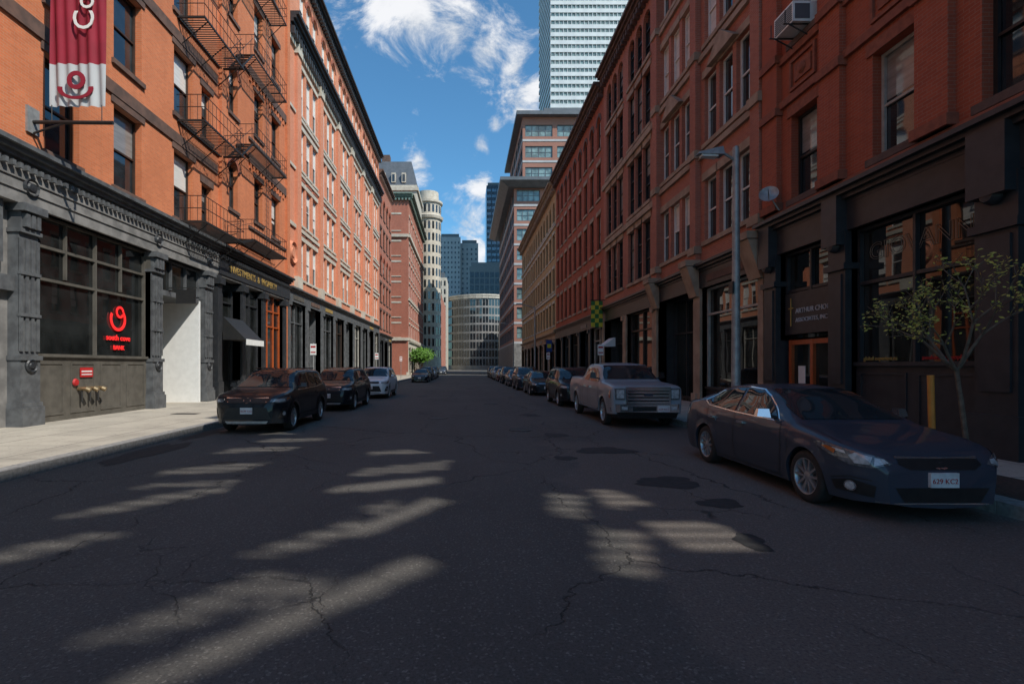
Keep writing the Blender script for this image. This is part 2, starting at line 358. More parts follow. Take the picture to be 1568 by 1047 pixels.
def blob(name,x,y,rx,ry,m,z=.005,seed=0,n=40):
    rr=random.Random(seed); B=MB(); ph=[rr.random()*6 for _ in range(4)]
    P=[]
    for i in range(n):
        t=2*math.pi*i/n; k=1+.16*math.sin(2*t+ph[0])+.12*math.sin(3*t+ph[1])+.09*math.sin(5*t+ph[2])+.05*math.sin(9*t+ph[3])+.09*rr.random()
        P.append((x+rx*k*math.cos(t),y+ry*k*math.sin(t),z))
    B.poly(P,m); return B.obj(name)
for i,(x,y,rx,ry) in enumerate(((3.05,7.85,.5,.33),(3.25,6.65,.24,.24),(2.85,5.2,.14,.24),(2.9,10.8,.5,.45),(1.9,9.9,.18,.25),(2.3,18.5,.35,.45),(-4.3,9.4,.2,.12),(2.3,13.2,.25,.4),(-6.4,10.6,.3,1.5),(-6.7,13.4,.2,1.2))):
    blob('asphalt_patch',x,y,rx,ry,PATCH,.005,i)
MAN=pmat('cast_iron_cover',(.03,.028,.026),(.05,.045,.04),20,.6,metal=.4,bmp=.6)
for x,y,r in ((-.9,17.5,.33),(1.2,24,.33),(-2.4,30,.33),(.4,40,.33),(1.5,14.2,.3)):
    B=MB(); B.lathe((x,y,0),[(0.001,.009),(r*.9,.009),(r*.92,.014),(r,.014),(r+.01,.004)],MAN,24,'Z'); B.obj('manhole_cover')
B=MB(); B.bx(-9.7,-8.9,17.2,17.6,.15,.158,MAN); B.obj('sidewalk_hatch')
# ------------------------------------------------------------------ L1 orange brick building
E=empty('brick_building'); B=MB(); W=MB(); S=MB()
ops=[]; wins=[]
for cu in ((5.2,6.35),(8.4,9.55),(11.2,12.35),(14.55,15.85),(17.4,18.9),(21.0,22.5)):
    for z in (7.75,11.95,16.15,20.3): wins.append((cu[0],cu[1],z,z+2.75,False,BRWIN))
for z in (9.6,14.4,19.2,24): wins.append((25.9,26.9,z,z+2.5,True,BRWIN))
for z in (9.8,14.6,19.4,24.2):
    wins.append((29.0,30.2,z,z+2.4,False,BRWIN)); wins.append((31.6,32.9,z-.2,z+2.3,False,BRWIN))
wins.append((23.2,24.1,7.75,9.9,False,BRWIN)); wins.append((23.2,24.1,11.95,14.2,False,BRWIN))
ops=[w[:4] for w in wins]
wallgrid(B,TL,-6,34.5,7.3,30,ops,BR_O); core(B,TL,-6,34.5,.15,30,16,BR_O,6.9,2.3)
for w in wins:
    window(W,TL,*w[:4],BR_O,w[5],None,BLIND if R()<.45 else (BLINDD if R()<.4 else None),random.choice((.3,.5,.6)),rec=.3,fw=.08,arch=w[4],ring=BR_D if w[4] else None,sill=BROWN,lintel=BROWN if not w[4] else None)
for z in (10.75,14.95,19.1): B.box(TL,-6,24.6,z,z+.42,-.02,.07,BROWN)
for z in (7.5,): B.box(TL,-6,34.5,z,z+.12,-.02,.12,BROWN)
for u in (24.8,34.0): B.box(TL,u,u+.48,7.62,30,-.02,.16,BR_O)
for z in (12.75,17.5):
    B.box(TL,28.2,34.0,z,z+.5,-.02,.09,BROWN)
    for k in range(12): B.box(TL,28.3+k*.47,28.5+k*.47,z-.3,z-.003,-.02,.07,BR_O)
for z in (9.2,14.0): B.box(TL,28.2,34.0,z,z+.14,-.02,.09,BROWN)
S.box(TL,-6,34.5,6.0,7.0,-.45,.10,GREYST)
for z in (6.32,6.62): S.box(TL,-6,24.6,z,z+.04,.09,.14,GREYST)
cornice(S,TL,-6,24.6,7.0,.48,.45,PILG,.14,4,.10,.22)
cornice(S,TL,24.6,34.5,7.0,.48,.5,DKIRON,.16,4,.12,.24)
S.box(TL,24.6,34.5,6.1,6.97,.09,.16,DKIRON)
for u in (4.6,13.95,19.75,23.7): pilaster(S,TL,u,.62,.15,6.0,PILG,1.75)
for u in (13.95,19.75,23.7,4.6):
    S.lathe(TL(u,6.5,.10),[(0,.08),(.1,.07),(.13,.03),(.19,.03),(.22,.08),(.25,0)],DKIRON,16,'X',1)
shopbay(S,TL,-5,4.29,.15,6,1.9,PILG,GLASSB,4,(.5,.8),.4,BROWNP)
S.box(TL,4.91,13.64,.15,6.0,-.5,-.25,GREYST)
for k in range(14):
    z=4.5+k*.1; S.hexa([TL(11.2,z,-.24),TL(13.2,z,-.24),TL(13.2,z+.02,-.1),TL(11.2,z+.02,-.1),TL(11.2,z+.03,-.24),TL(13.2,z+.03,-.24),TL(13.2,z+.05,-.1),TL(11.2,z+.05,-.1)],CREAM)
for q in ((11.1,11.2,4.4,6),(13.2,13.3,4.4,6),(11.2,13.2,4.35,4.45),(4.91,13.64,3.7,4.1)): S.box(TL,*q,-.26,-.06,PILG)
shopbay(S,TL,14.26,19.44,.15,6.0,2.0,BROWNP,GLASSB,2,(.55,.78),.3,BROWNP,.07)
for u in (15.6,18.1): S.box(TL,u-.03,u+.03,4.3,5.9,-.29,-.2,BROWNP)
S.box(TL,23.0,23.14,.15,4.6,-2.2,-.02,WHITE); S.box(TL,20.08,20.22,.15,4.6,-2.2,-.02,WHITE)
S.box(TL,20.22,23.0,4.5,4.7,-2.2,-.02,PILG); S.poly([TL(20.22,.15,-2.1),TL(23.0,.15,-2.1),TL(23.0,4.5,-2.1),TL(20.22,4.5,-2.1)],GLASSB)
for u in (20.25,21.5,22.85): S.box(TL,u,u+.1,.15,4.5,-2.09,-1.98,PILG)
S.box(TL,21.7,21.76,1.0,2.0,-1.97,-1.9,STEEL)
shopbay(S,TL,20.08,23.38,4.7,6.0,4.72,PILG,GLASSB,3,(),.3)
for u in (24.7,27.4,30.2,33.7): S.box(TL,u-.2,u+.2,.15,6.1,-.4,.12,DKIRON); S.box(TL,u-.26,u+.26,.15,1.0,-.4,.18,DKIRON); S.box(TL,u-.28,u+.28,5.6,5.9,-.4,.26,DKIRON)
shopbay(S,TL,24.9,27.2,.15,6.1,.3,DKIRON,GLASSB,2,(.55,.8),.5)
shopbay(S,TL,27.6,30.0,.15,6.1,.9,DKIRON,GLASSB,2,(.8,),.3)
shopbay(S,TL,30.4,33.5,.15,6.1,.9,ORANGE,GLASSB,3,(.62,.8),.3,DKIRON)
B.obj('walls',E); W.obj('windows',E); S.obj('shopfront',E)
text('INVESTMENTS  &  PROPERTY',.5,GOLD,(XL+.175,25.6,6.35),(math.pi/2,0,math.pi/2),E,'gold_lettering')
B=MB()
B.hexa([(XL+.13,24.95,3.0),(XL+1.25,24.95,3.0),(XL+1.25,27.1,3.0),(XL+.13,27.1,3.0),(XL+.13,24.95,4.1),(XL+.16,24.95,4.1),(XL+.16,27.1,4.1),(XL+.13,27.1,4.1)],BLKIRON)
B.bx(XL+1.252,XL+1.27,24.95,27.1,2.75,3.03,WHITE); B.obj('awning')
E2=empty('standpipe_connection'); B=MB()
BRASS=pmat('brass',(.5,.36,.2),(.35,.25,.14),6,.35,metal=.8)
for u in (16.0,16.35,16.7):
    B.tube((XL-.15,u,1.05),(XL+.12,u,1.05),.06,BRASS,n=12); B.tube((XL+.1,u,1.05),(XL+.2,u+.03,1.0),.075,BRASS,n=12); B.tube((XL-.03,u,.65),(XL-.03,u,1.0),.03,BLKIRON)
B.box(TL,16.05,16.6,1.4,1.7,-.13,-.115,SIGNRED); B.box(TL,16.1,16.55,1.47,1.5,-.115,-.11,WHITE); B.box(TL,16.1,16.55,1.56,1.6,-.115,-.11,WHITE)
B.lathe((XL-.12,15.85,1.25),[(0,.05),(.09,.05),(.12,0)],SIGNRED,12,'X',1)
B.obj('valves_and_plate',E2)
E2=empty('shop_window_sign')
def ringarc(B,cx,cz,r0,w,a0,a1,T,d,m,n=18,sq=1,rot=0):
    for i in range(n):
        q=[]
        for k in (0,1):
            t=a0+(a1-a0)*(i+k)/n
            for rr in (r0-w/2,r0+w/2):
                x=rr*math.cos(t); z=rr*sq*math.sin(t); q.append((cx+x*math.cos(rot)-z*math.sin(rot),cz+x*math.sin(rot)+z*math.cos(rot)))
        a,b,c,e=q
        B.hexa([T(*a,d),T(*b,d),T(*e,d),T(*c,d),T(*a,d+.02),T(*b,d+.02),T(*e,d+.02),T(*c,d+.02)],m)
B=MB(); ringarc(B,18.0,3.35,.36,.10,math.radians(150),math.radians(400),TL,-.26,NEON); ringarc(B,18.1,3.6,.17,.08,0,math.radians(330),TL,-.26,NEON)
B.obj('logo',E2)
text('south cove',.28,NEON,(XL-.25,17.4,2.62),(math.pi/2,0,math.pi/2),E2); text('BANK',.22,NEON,(XL-.25,17.75,2.3),(math.pi/2,0,math.pi/2),E2)
B=MB(); B.bx(XL+.3,XL+1.05,20.6,20.68,4.2,4.75,BLKIRON); B.bx(XL,XL+1.1,20.62,20.66,4.8,4.84,BLKIRON); B.obj('hanging_sign')
# ------------------------------------------------------------------ banner
E=empty('hanging_banner'); B=MB()
def by(x,z): return 14.12+.035*math.sin(x*22+z*.7)+.02*math.sin(x*9+2)
nx=40; x0,x1=-11.22,-9.72
def strip(za,zb,m,cut=0):
    nz=6
    for i in range(nx):
        for j in range(nz):
            xa=x0+(x1-x0)*i/nx; xb=x0+(x1-x0)*(i+1)/nx
            a=za+(zb-za)*j/nz; b=za+(zb-za)*(j+1)/nz
            B.poly([(xa,by(xa,a),a),(xb,by(xb,a),a),(xb,by(xb,b),b),(xa,by(xa,b),b)],m)
strip(8.75,9.9,CONCT); strip(9.9,14.2,RED); o=B.obj('cloth',E,True)
B=MB(); B.tube((XL,14.1,8.32),(-9.5,14.1,8.3),.05,BLKIRON,n=10); B.tube((XL,14.1,14.3),(-9.5,14.1,14.3),.05,BLKIRON,n=10)
B.bx(XL,XL+.06,13.9,14.3,8.0,8.7,STEEL); B.tube((XL,14.1,8.0),(-10.8,14.1,8.3),.03,BLKIRON)
for x in (-11.15,-9.8): B.tube((x,14.1,8.3),(x,14.1,8.78),.012,BLKIRON)
TB=lambda u,z,d:(u,14.05-d,z)
ringarc(B,-10.47,9.2,.42,.13,math.radians(170),math.radians(370),TB,0,RED,sq=.6); ringarc(B,-10.45,9.42,.19,.12,0,math.radians(360),TB,0,RED)
B.obj('pole_and_logo',E)
text('Common',.8,WHITE,(-9.98,14.04,10.75),(math.pi/2,-math.pi/2,0),E,'banner_lettering')
# ------------------------------------------------------------------ fire escape
E=empty('fire_escape'); B=MB()
def railing(ya,yb,z,xo,ends=True):
    for zz in (z+.5,z+1.0): B.tube((xo,ya,zz),(xo,yb,zz),.018,BLKIRON,n=5)
    y=ya
    while y<=yb+.01: B.tube((xo,y,z),(xo,y,z+1.0),.010,BLKIRON,n=4,cap=False); y+=.34
    for yy in (ya,yb):
        for zz in (z+.5,z+1.0): B.tube((XL,yy,zz),(xo,yy,zz),.018,BLKIRON,n=5)
        x=XL+.25
        while x<xo: B.tube((x,yy,z),(x,yy,z+1.0),.010,BLKIRON,n=4,cap=False); x+=.3
def platform(ya,yb,z,w=1.15):
    xo=XL+w
    B.bx(XL+.02,XL+.08,ya,yb,z-.08,z,BLKIRON); B.bx(xo-.05,xo,ya,yb,z-.08,z,BLKIRON)
    for yy in (ya,yb-.06): B.bx(XL+.08,xo-.05,yy,yy+.06,z-.08,z,BLKIRON)
    y=ya+.1
    while y<yb-.08: B.bx(XL+.08,xo-.05,y,y+.03,z-.04,z-.01,BLKIRON); y+=.15
    railing(ya,yb,z,xo-.02)
    for yy in (ya+.3,(ya+yb)/2,yb-.3): B.tube((XL,yy,z-1.0),(xo-.05,yy,z-.08),.024,BLKIRON,n=5)
def stair(ya,za,yb,zb,x0,x1):
    n=max(3,int(abs(zb-za)/.24))
    for x in (x0,x1):
        B.hexa([(x,ya,za-.1),(x+.02,ya,za-.1),(x+.02,yb,zb-.1),(x,yb,zb-.1),(x,ya,za+.03),(x+.02,ya,za+.03),(x+.02,yb,zb+.03),(x,yb,zb+.03)],BLKIRON)
        B.tube((x,ya,za+.8),(x,yb,zb+.8),.014,BLKIRON,n=5)
        for k in range(0,n+1,5):
            t=k/n; B.tube((x,ya+(yb-ya)*t,za+(zb-za)*t),(x,ya+(yb-ya)*t,za+(zb-za)*t+.8),.010,BLKIRON,n=4)
    for k in range(n):
        t=(k+.5)/n; y=ya+(yb-ya)*t; z=za+(zb-za)*t; B.bx(x0+.02,x1,y-.06,y+.06,z,z+.02,BLKIRON)
PA=(7.65,11.75,15.95,20.2); PB=(8.2,13.05,17.6,22.2)
for z in PA: platform(21.2,25.0,z)
for z in PB: platform(26.6,31.4,z,1.0)
for i in range(4): stair(25.0,PA[i],26.6,PB[i],XL+.35,XL+.9)
# drop ladders between the upper balconies
for i in range(3):
    for yy in (30.5,30.85): B.tube((XL+.12,yy,PB[i]),(XL+.12,yy,PB[i+1]),.014,BLKIRON,n=5)
    z=PB[i]+.3
    while z<PB[i+1]-.1: B.tube((XL+.12,30.5,z),(XL+.12,30.85,z),.010,BLKIRON,n=4); z+=.32
B.obj('ironwork',E)
# ------------------------------------------------------------------ L2 long salmon brick
def cols(a,b,n,frac=.55,inset=.0):
    w=(b-a-2*inset)/n; return [(a+inset+i*w+w*(1-frac)/2,a+inset+i*w+w*(1+frac)/2) for i in range(n)]
cl=[]
for g in range(6):
    a=36.6+g*5.75; cl+= [(a+.35,a+1.55),(a+1.95,a+3.15),(a+3.55,a+4.75)]
E=generic('brick_building',TL,34.5,71,30.2,[(7.9,10.7),(11.8,14.6),(15.7,18.6),(19.6,22.9),(26.1,28.6)],cl,BR_O2,CREAM,WHITEW,16,7.0,PILG,.9,BLIND,arch_rows=(4,),ring=BR_D,bands=((11.2,.25,.12),(15.2,.2,.1),(19.1,.2,.1),(23.5,.3,.15)),bays=9,cornm=DKIRON,cproj=.7)
B=MB(); cornice(B,TL,34.5,71,24.3,.9,.75,DKIRON,.5,4,.22,.5)
for g in range(7):
    u=36.0+g*5.75
    if u<70: B.box(TL,u-.1,u+.75,7.1,24.2,-.02,.2,BR_O2); B.box(TL,u-.2,u+.85,23.2,24.25,-.02,.3,CREAM); B.box(TL,u-.2,u+.85,7.1,7.9,-.02,.28,CREAM)
B.lathe(TL(35.3,9.4,.0),[(0,.12),(.3,.14),(.35,.06),(.6,.06),(.7,.2),(.8,0)],BR_O2,24,'X',1)
for g in range(6):
    a=36.6+g*5.75
    for k in range(3):
        B.box(TL,a+.4+k*1.6,a+1.5+k*1.6,14.93,15.12,-.02,.06,BR_D); B.box(TL,a+.4+k*1.6,a+1.5+k*1.6,11.03,11.15,-.02,.06,BR_D)
B.obj('ornament',E)
E=generic('brick_building',TL,71,83,28.5,[(7,9.5),(10.7,13.3),(14.5,17.2),(18.4,21),(22.6,25.4)],cols(71,83,4,.6,.3),BR_R2,BROWN,BRWIN,16,6.2,DKIRON,.4,arch_rows=(2,4),ring=BR_R,bays=3,cproj=.6)
E=generic('corner_building',TX(-10.0,1),92,125,32,[(6.8,9.2),(10.4,12.8),(14,16.4),(17.6,20),(21.2,23.6),(25.6,28.4)],cols(92,125,9,.5,.5),BR_R2,CREAM,WHITEW,18,6,CREAM,.5,bands=((6.2,.5,.3),(13.3,.3,.2),(24.4,.5,.35)),cornm=COPPER,cproj=1.0)
B=MB(); rows=[(6.8,9.2),(10.4,12.8),(14,16.4),(17.6,20),(21.2,23.6),(25.6,28.4)]; cc=cols(-28,-10.2,5,.45,.2)
wallgrid(B,TF(91.99),-28,-10.0,.15,32,[(c[0],c[1],r[0],r[1]) for c in cc for r in rows],BR_R2)
for c in cc:
    for r in rows: window(B,TF(91.99),c[0],c[1],r[0],r[1],BR_R2,WHITEW,sill=CREAM,lintel=CREAM)
cornice(B,TF(91.98),-28,-9.2,31.2,.8,.9,COPPER,.4,4,.3,.6)
B.box(TF(91.98),-28,-10,24.4,24.9,-.02,.3,CREAM); B.box(TF(91.98),-28,-10,6.2,6.7,-.02,.3,CREAM)
B.obj('end_wall',E)
E=empty('mansard_building'); B=MB(); B.bx(-24,-11.8,128,142,0,46,CREAM)
for z in (33,37,41):
    for x in (-20.5,-18.5,-16.5,-14.5,-12.9): B.bx(x-.5,x+.5,127.92,128.02,z,z+2.2,GLASS)
B.bx(-24.4,-11.4,127.6,142.4,44.6,45.4,CREAM)
B.hexa([(-24,128,46),(-11.8,128,46),(-11.8,142,46),(-24,142,46),(-22.5,130,52.5),(-13.3,130,52.5),(-13.3,140,52.5),(-22.5,140,52.5)],GMETAL)
for x in (-20,-17.5,-15): B.bx(x-.5,x+.5,127.9,130,46.6,49,CREAM); B.bx(x-.3,x+.3,127.85,127.95,46.9,48.6,GLASS)
B.bx(-21,-19,132,134,52,55,BROWN); B.obj('body',E)
E=empty('round_tower_building'); B=MB(); c=(-10.6,150,0); r=3.7
B.lathe(c,[(r,0),(r,43),(r+.5,43.3),(r+.7,44),(r+.2,44.3),(r,44.5),(r,47.5),(r+.5,47.8),(r+.5,48.4),(r-.6,48.6),(r-.7,51.2),(.01,51.6)],CREAM,40,'Z')
for k in range(13):
    z=4+k*3.3 if k<12 else 45
    for j in range(20):
        t=2*math.pi*(j+.5)/20
        if math.sin(t)>.3: continue
        u=Vector((math.cos(t),math.sin(t),0)); w=Vector((-u.y,u.x,0))*.3; p=Vector(c)+u*(r+.04)
        B.poly([p-w+Vector((0,0,z)),p+w+Vector((0,0,z)),p+w+Vector((0,0,z+2.1)),p-w+Vector((0,0,z+2.1))],GLASS)
B.bx(-24,-12.5,146,170,0,44,CREAM); B.bx(-14.2,-7.4,153.9,200,0,24,BR_R2); B.obj('body',E,False)
# ------------------------------------------------------------------ RIGHT SIDE
E=empty('brick_building'); B=MB();W=MB();S=MB()
wins=[]
for cu in ((13.95,15.05),(10.85,12.05),(8.3,9.5),(4.6,5.8)):
    for z in (6.5,11.0,15.3): wins.append((cu[0],cu[1],z,z+2.4))
wallgrid(B,TR,3,16.3,6.05,21.5,wins,BR_R); core(B,TR,3,16.3,.15,21.5,18,BR_R,5.6,.9)
for w in wins: window(W,TR,*w,BR_R,LTFR if R()<.5 else BLKIRON,None,BLINDD if R()<.5 else None,.45,rec=.28,fw=.08,sill=BROWN,lintel=TERRA)
for u in (15.5,12.9,10.0,6.6,3.1):
    B.box(TR,u,u+.75,6.35,21.4,-.02,.16,BR_R)
    for z in (6.35,9.15,10.7,13.7,15.0): B.box(TR,u-.06,u+.79,z,z+.22,-.02,.24,TERRA)
for z in (6.12,9.3,10.6,13.75,14.95): B.box(TR,3,16.3,z,z+.2,-.02,.1,TERRA)
for cu in ((13.95,15.05),(10.85,12.05),(8.3,9.5)):
    a,b=cu
    for z in (9.6,14.05):
        for q in ((a,b,z,z+.08),(a,b,z+.8,z+.88),(a,a+.08,z+.08,z+.8),(b-.08,b,z+.08,z+.8)): B.box(TR,*q,-.02,.07,TERRA)
        B.box(TR,a+.2,b-.2,z+.2,z+.68,-.02,.05,TERRA); B.lathe(TR((a+b)/2,z+.44,.05),[(0,.08),(.1,.07),(.16,.01)],TERRA,12,'X',-1)
cornice(B,TR,3,16.3,21,.8,.7,BROWN,.3,4)
S.box(TR,3,16.3,5.05,5.7,-.4,.1,DKIRON); cornice(S,TR,3,16.3,5.7,.4,.45,DKIRON,None,4)
for u,w in ((15.85,.6),(13.0,.6),(9.1,.75),(4.0,.8)):
    S.box(TR,u-w/2,u+w/2,.15,5.05,-.4,.16,DKIRON); S.box(TR,u-w/2-.08,u+w/2+.08,.15,.9,-.4,.24,DKIRON); S.box(TR,u-w/2+.1,u+w/2-.1,1.3,4.0,.15,.2,DKIRON)
    S.box(TR,u-w/2-.06,u+w/2+.06,4.1,4.25,-.4,.24,DKIRON); S.box(TR,u-w/2+.03,u+w/2-.03,4.7,5.9,.1,.36,DKIRON)
    S.lathe(TR(u,4.72,.2),[(0,.16),(.12,.14),(.17,.04),(.18,0)],DKIRON,14,'X',-1)
shopbay(S,TR,9.5,12.7,.15,5.05,1.75,DKIRON,GLASSB,2,(.6,),.25,DKIRON,.08)
shopbay(S,TR,4.4,8.7,.15,5.05,1.75,DKIRON,GLASSB,3,(.6,),.25,DKIRON,.08)
shopbay(S,TR,13.3,15.55,2.5,5.05,2.55,DKIRON,GLASSB,2,(.55,),.25,DKIRON)
S.box(TR,13.35,15.5,2.66,3.85,-.2,-.1,DKIRON)
S.box(TR,13.4,15.45,.15,2.5,-.3,-.26,ORANGE)
for u in (13.42,14.36,15.3): S.box(TR,u,u+.12,.15,2.5,-.26,-.16,ORANGE)
for z in (.16,1.0,2.36): S.box(TR,13.54,15.3,z,z+.13,-.26,-.17,ORANGE)
S.poly([TR(13.54,1.13,-.25),TR(15.3,1.13,-.25),TR(15.3,2.36,-.25),TR(13.54,2.36,-.25)],GLASSB)
S.box(TR,14.8,15.1,1.25,1.75,-.245,-.235,WHITE)
B.obj('walls',E); W.obj('windows',E); S.obj('shopfront',E)
rR=(math.pi/2,0,-math.pi/2)
text('ARTHUR CHOO',.2,PALE,(XR+.09,15.0,3.25),rR,E); text('ASSOCIATES, INC.',.17,PALE,(XR+.09,15.0,3.0),rR,E)
B=MB(); B.box(TR,15.2,15.23,2.9,3.7,-.1,-.08,GOLD); B.box(TR,15.1,15.33,3.4,3.43,-.1,-.08,GOLD); B.obj('emblem',E)
DIM=pmat('window_gilding',(.22,.18,.14),None,3,.4)
text('GIOVANNI',.56,DIM,(XR+.23,12.45,4.25),rR,E,'window_lettering',.003,'LEFT',.006)
text('global experiences',.13,GOLD,(XR+.14,12.5,1.88),rR,E); text('awakening people',.13,SIGNRED,(XR+.14,10.9,1.88),rR,E)
E=empty('air_conditioner'); B=MB(); B.box(TR,14.1,14.95,11.05,11.6,-.1,.55,WHITE)
for k in range(8): B.box(TR,14.15,14.9,11.1+k*.058,11.13+k*.058,.55,.565,GMETAL)
B.box(lambda u,z,d:(u,14.099-d,z),8.9,9.3,11.12,11.52,0,.012,GMETAL)
for u in (14.2,14.85): B.tube(TR(u,10.7,0),TR(u,11.03,.6),.02,BLKIRON); B.tube(TR(u,11.03,0),TR(u,11.03,.75),.02,BLKIRON); B.tube(TR(u,11.03,.7),TR(u,11.4,.7),.015,BLKIRON)
B.obj('case_and_bracket',E)
E=empty('satellite_dish'); B=MB(); cc=Vector(TR(15.3,6.75,.5))
n=18; d=Vector((-.5,-.75,.35)).normalized(); a1=d.orthogonal().normalized(); a2=d.cross(a1); prev=None
for q in range(5):
    rr=.26*q/4; ringp=[cc+a1*(rr*math.cos(2*math.pi*j/n))+a2*(rr*math.sin(2*math.pi*j/n))+d*(rr*rr*.9) for j in range(n)]
    if prev:
        for j in range(n): B.poly([prev[j],prev[(j+1)%n],ringp[(j+1)%n],ringp[j]],STEEL)
    prev=ringp
B.tube(cc,cc+d*.35-Vector((0,0,.05)),.012,STEEL); B.tube(cc-Vector((0,0,.2)),cc+d*.35-Vector((0,0,.05)),.012,STEEL)
B.tube(cc,TR(15.3,6.3,.2),.02,STEEL); B.obj('dish',E)
cc=[(17.15,18.1),(18.35,19.3),(19.55,20.5),(21.7,22.65),(22.9,23.85),(24.1,25.05)]
E=generic('brick_building',TR,16.3,25.7,22.6,[(6.6,9.0),(10.4,13.0),(14.3,16.8),(18,20.4)],cc,BR_R2,TANST,WHITEW,18,5.7,DKIRON,.6,BLIND,bays=2,shopw=TANST,bands=((9.9,.22,.12),(13.75,.22,.12),(17.5,.22,.12)),cornm=BROWN,cproj=.8)
B=MB()
for u in (16.35,20.85,25.1):
    B.box(TR,u-.03,u+.5,5.72,21.8,-.02,.22,BR_R2)
    for z in (6.2,10.0,13.9,17.6): B.box(TR,u-.1,u+.57,z,z+.3,-.02,.3,TANST)
    B.hexa([TR(u-.1,4.5,.1),TR(u+.6,4.5,.1),TR(u+.6,4.5,.2),TR(u-.1,4.5,.2),TR(u-.1,5.7,.1),TR(u+.6,5.7,.1),TR(u+.6,5.7,.6),TR(u-.1,5.7,.6)],TANST); B.box(TR,u-.12,u+.62,5.72,5.95,.0,.65,TANST)
for uc in (18.83,23.38):
    for z in (13.05,):
        B.hexa([TR(uc-1.0,z+.02,-.02),TR(uc+1.0,z+.02,-.02),TR(uc+1.0,z+.02,.25),TR(uc-1.0,z+.02,.25),TR(uc-.02,z+.8,-.02),TR(uc+.02,z+.8,-.02),TR(uc+.02,z+.8,.25),TR(uc-.02,z+.8,.25)],TANST)
B.obj('piers_and_brackets',E)
cc=[(26.5,27.6),(27.75,28.85),(29.0,30.1),(31.1,32.2),(32.35,33.45),(33.6,34.7)]
E=generic('brick_building',TR,25.7,35.4,21.4,[(6.4,9.3),(10.2,13.2),(14.1,17.0),(17.6,20.1)],cc,BR_R2,TANST,BLKIRON,18,5.6,DKIRON,.3,BLINDD,bays=2,shopw=TANST,cornm=BROWN,cproj=.6,sill=True,bands=((9.62,.3,.14),(13.52,.3,.14)),arch_rows=(3,),rails=2)
E=generic('brick_building',TR,35.4,54,21,[(6.2,8.7),(9.8,12.3),(13.4,15.8),(16.8,19.2)],cols(35.4,54,9,.5,.3),BR_R,TANST,BRWIN,18,5.4,DKIRON,.4,BLIND,bays=5,cornm=BROWN,cproj=.7,arch_rows=(3,),ring=BROWN)
E=generic('tan_brick_building',TR,54,86,20.8,[(6,8.3),(9.6,12),(13.2,15.6),(16.8,19.0)],cols(54,86,14,.55,.3),BR_T,CREAM,BRWIN,18,5.2,TANST,.4,BLINDD,bays=8,cornm=TANST,cproj=.8,arch_rows=(3,),bands=((9.0,.25,.15),(16.2,.25,.15)))
E=empty('low_corner_building'); B=MB(); B.bx(9.4,30,-30,2.9,.15,8.5,BR_D); B.obj('walls',E)
HOLES=[([(-2.0,2.75),(-1.7,2.75),(-.22,4.58),(-.46,4.80)],0),([(-2.45,3.3),(-2.05,3.35),(-1.2,4.25),(-1.7,4.45)],3),([(-1.6,3.7),(-1.3,3.8),(-.95,4.3),(-1.15,4.4)],4),  # openings cut to the shapes of the sun patches wanted on the road
([(-2.1,4.75),(-1.65,4.85),(-.85,5.75),(-1.2,6.0)],4),([(-1.3,5.4),(-1.0,5.4),(-.15,6.75),(-.45,6.95)],0),([(-1.0,6.1),(-.75,6.5),(-.9,6.8),(-1.3,6.4)],3),
([(-1.95,7.2),(-1.3,7.3),(-.35,7.8),(-.35,8.3),(-1.75,7.65)],0),([(-1.85,8.2),(-.3,8.8),(-.25,9.7),(-1.7,8.9)],3),
([(-4.75,6.0),(-4.3,6.1),(-3.3,7.3),(-3.45,7.7),(-4.2,7.0)],4),([(-4.8,7.4),(-3.4,7.7),(-3.4,8.0),(-4.6,7.8)],3),([(-4.95,8.3),(-3.7,8.7),(-3.5,9.5),(-4.2,9.4),(-5.0,8.8)],4),
([(-4.45,4.4),(-4.1,4.6),(-3.5,5.45),(-3.9,5.45),(-4.4,5.0)],4),([(-5.0,10.4),(-3.6,10.8),(-3.5,11.4),(-4.9,11.1)],4),([(-4.8,11.9),(-3.3,12.2),(-3.3,12.8),(-4.7,12.5)],4),([(-1.9,10.2),(-.4,10.6),(-.3,11.1),(-1.9,10.7)],4),([(-1.7,11.5),(-.5,11.7),(-.4,12.2),(-1.6,12.0)],5),
([(1.02,6.1),(1.4,6.0),(1.6,7.0),(1.2,7.3)],4),([(1.8,6.4),(2.35,6.5),(2.2,7.3),(1.75,7.4)],4),([(1.2,4.4),(1.55,4.3),(1.9,5.5),(1.4,5.7)],4),([(2.1,4.9),(2.7,4.9),(3.1,5.3),(2.7,5.9),(2.0,5.9)],4),([(3.6,4.0),(4.2,4.1),(4.0,4.5),(3.5,4.3)],4),([(-5.2,13.2),(-3.8,13.5),(-3.9,14.1),(-5.3,13.8)],3)]
def inpoly(x,y,P):
    c=False; j=len(P)-1
    for i in range(len(P)):
        if (P[i][1]>y)!=(P[j][1]>y) and x<(P[j][0]-P[i][0])*(y-P[i][1])/(P[j][1]-P[i][1])+P[i][0]: c=not c
        j=i
    return c
ZC=20.0; ox,oy=.77*ZC,-.6*ZC  # unseen screen, added to shape sunlight into patches on the road
B=MB(); step=.08; x0c,x1c=8.3,30.; row=0
hx0,hx1=8.3,21.
B.bx(hx1,x1c,-30,2.9,ZC,ZC+.15,DKIRON); B.bx(x0c,hx1,-30,-10.0,ZC,ZC+.15,DKIRON)
y=-10.0
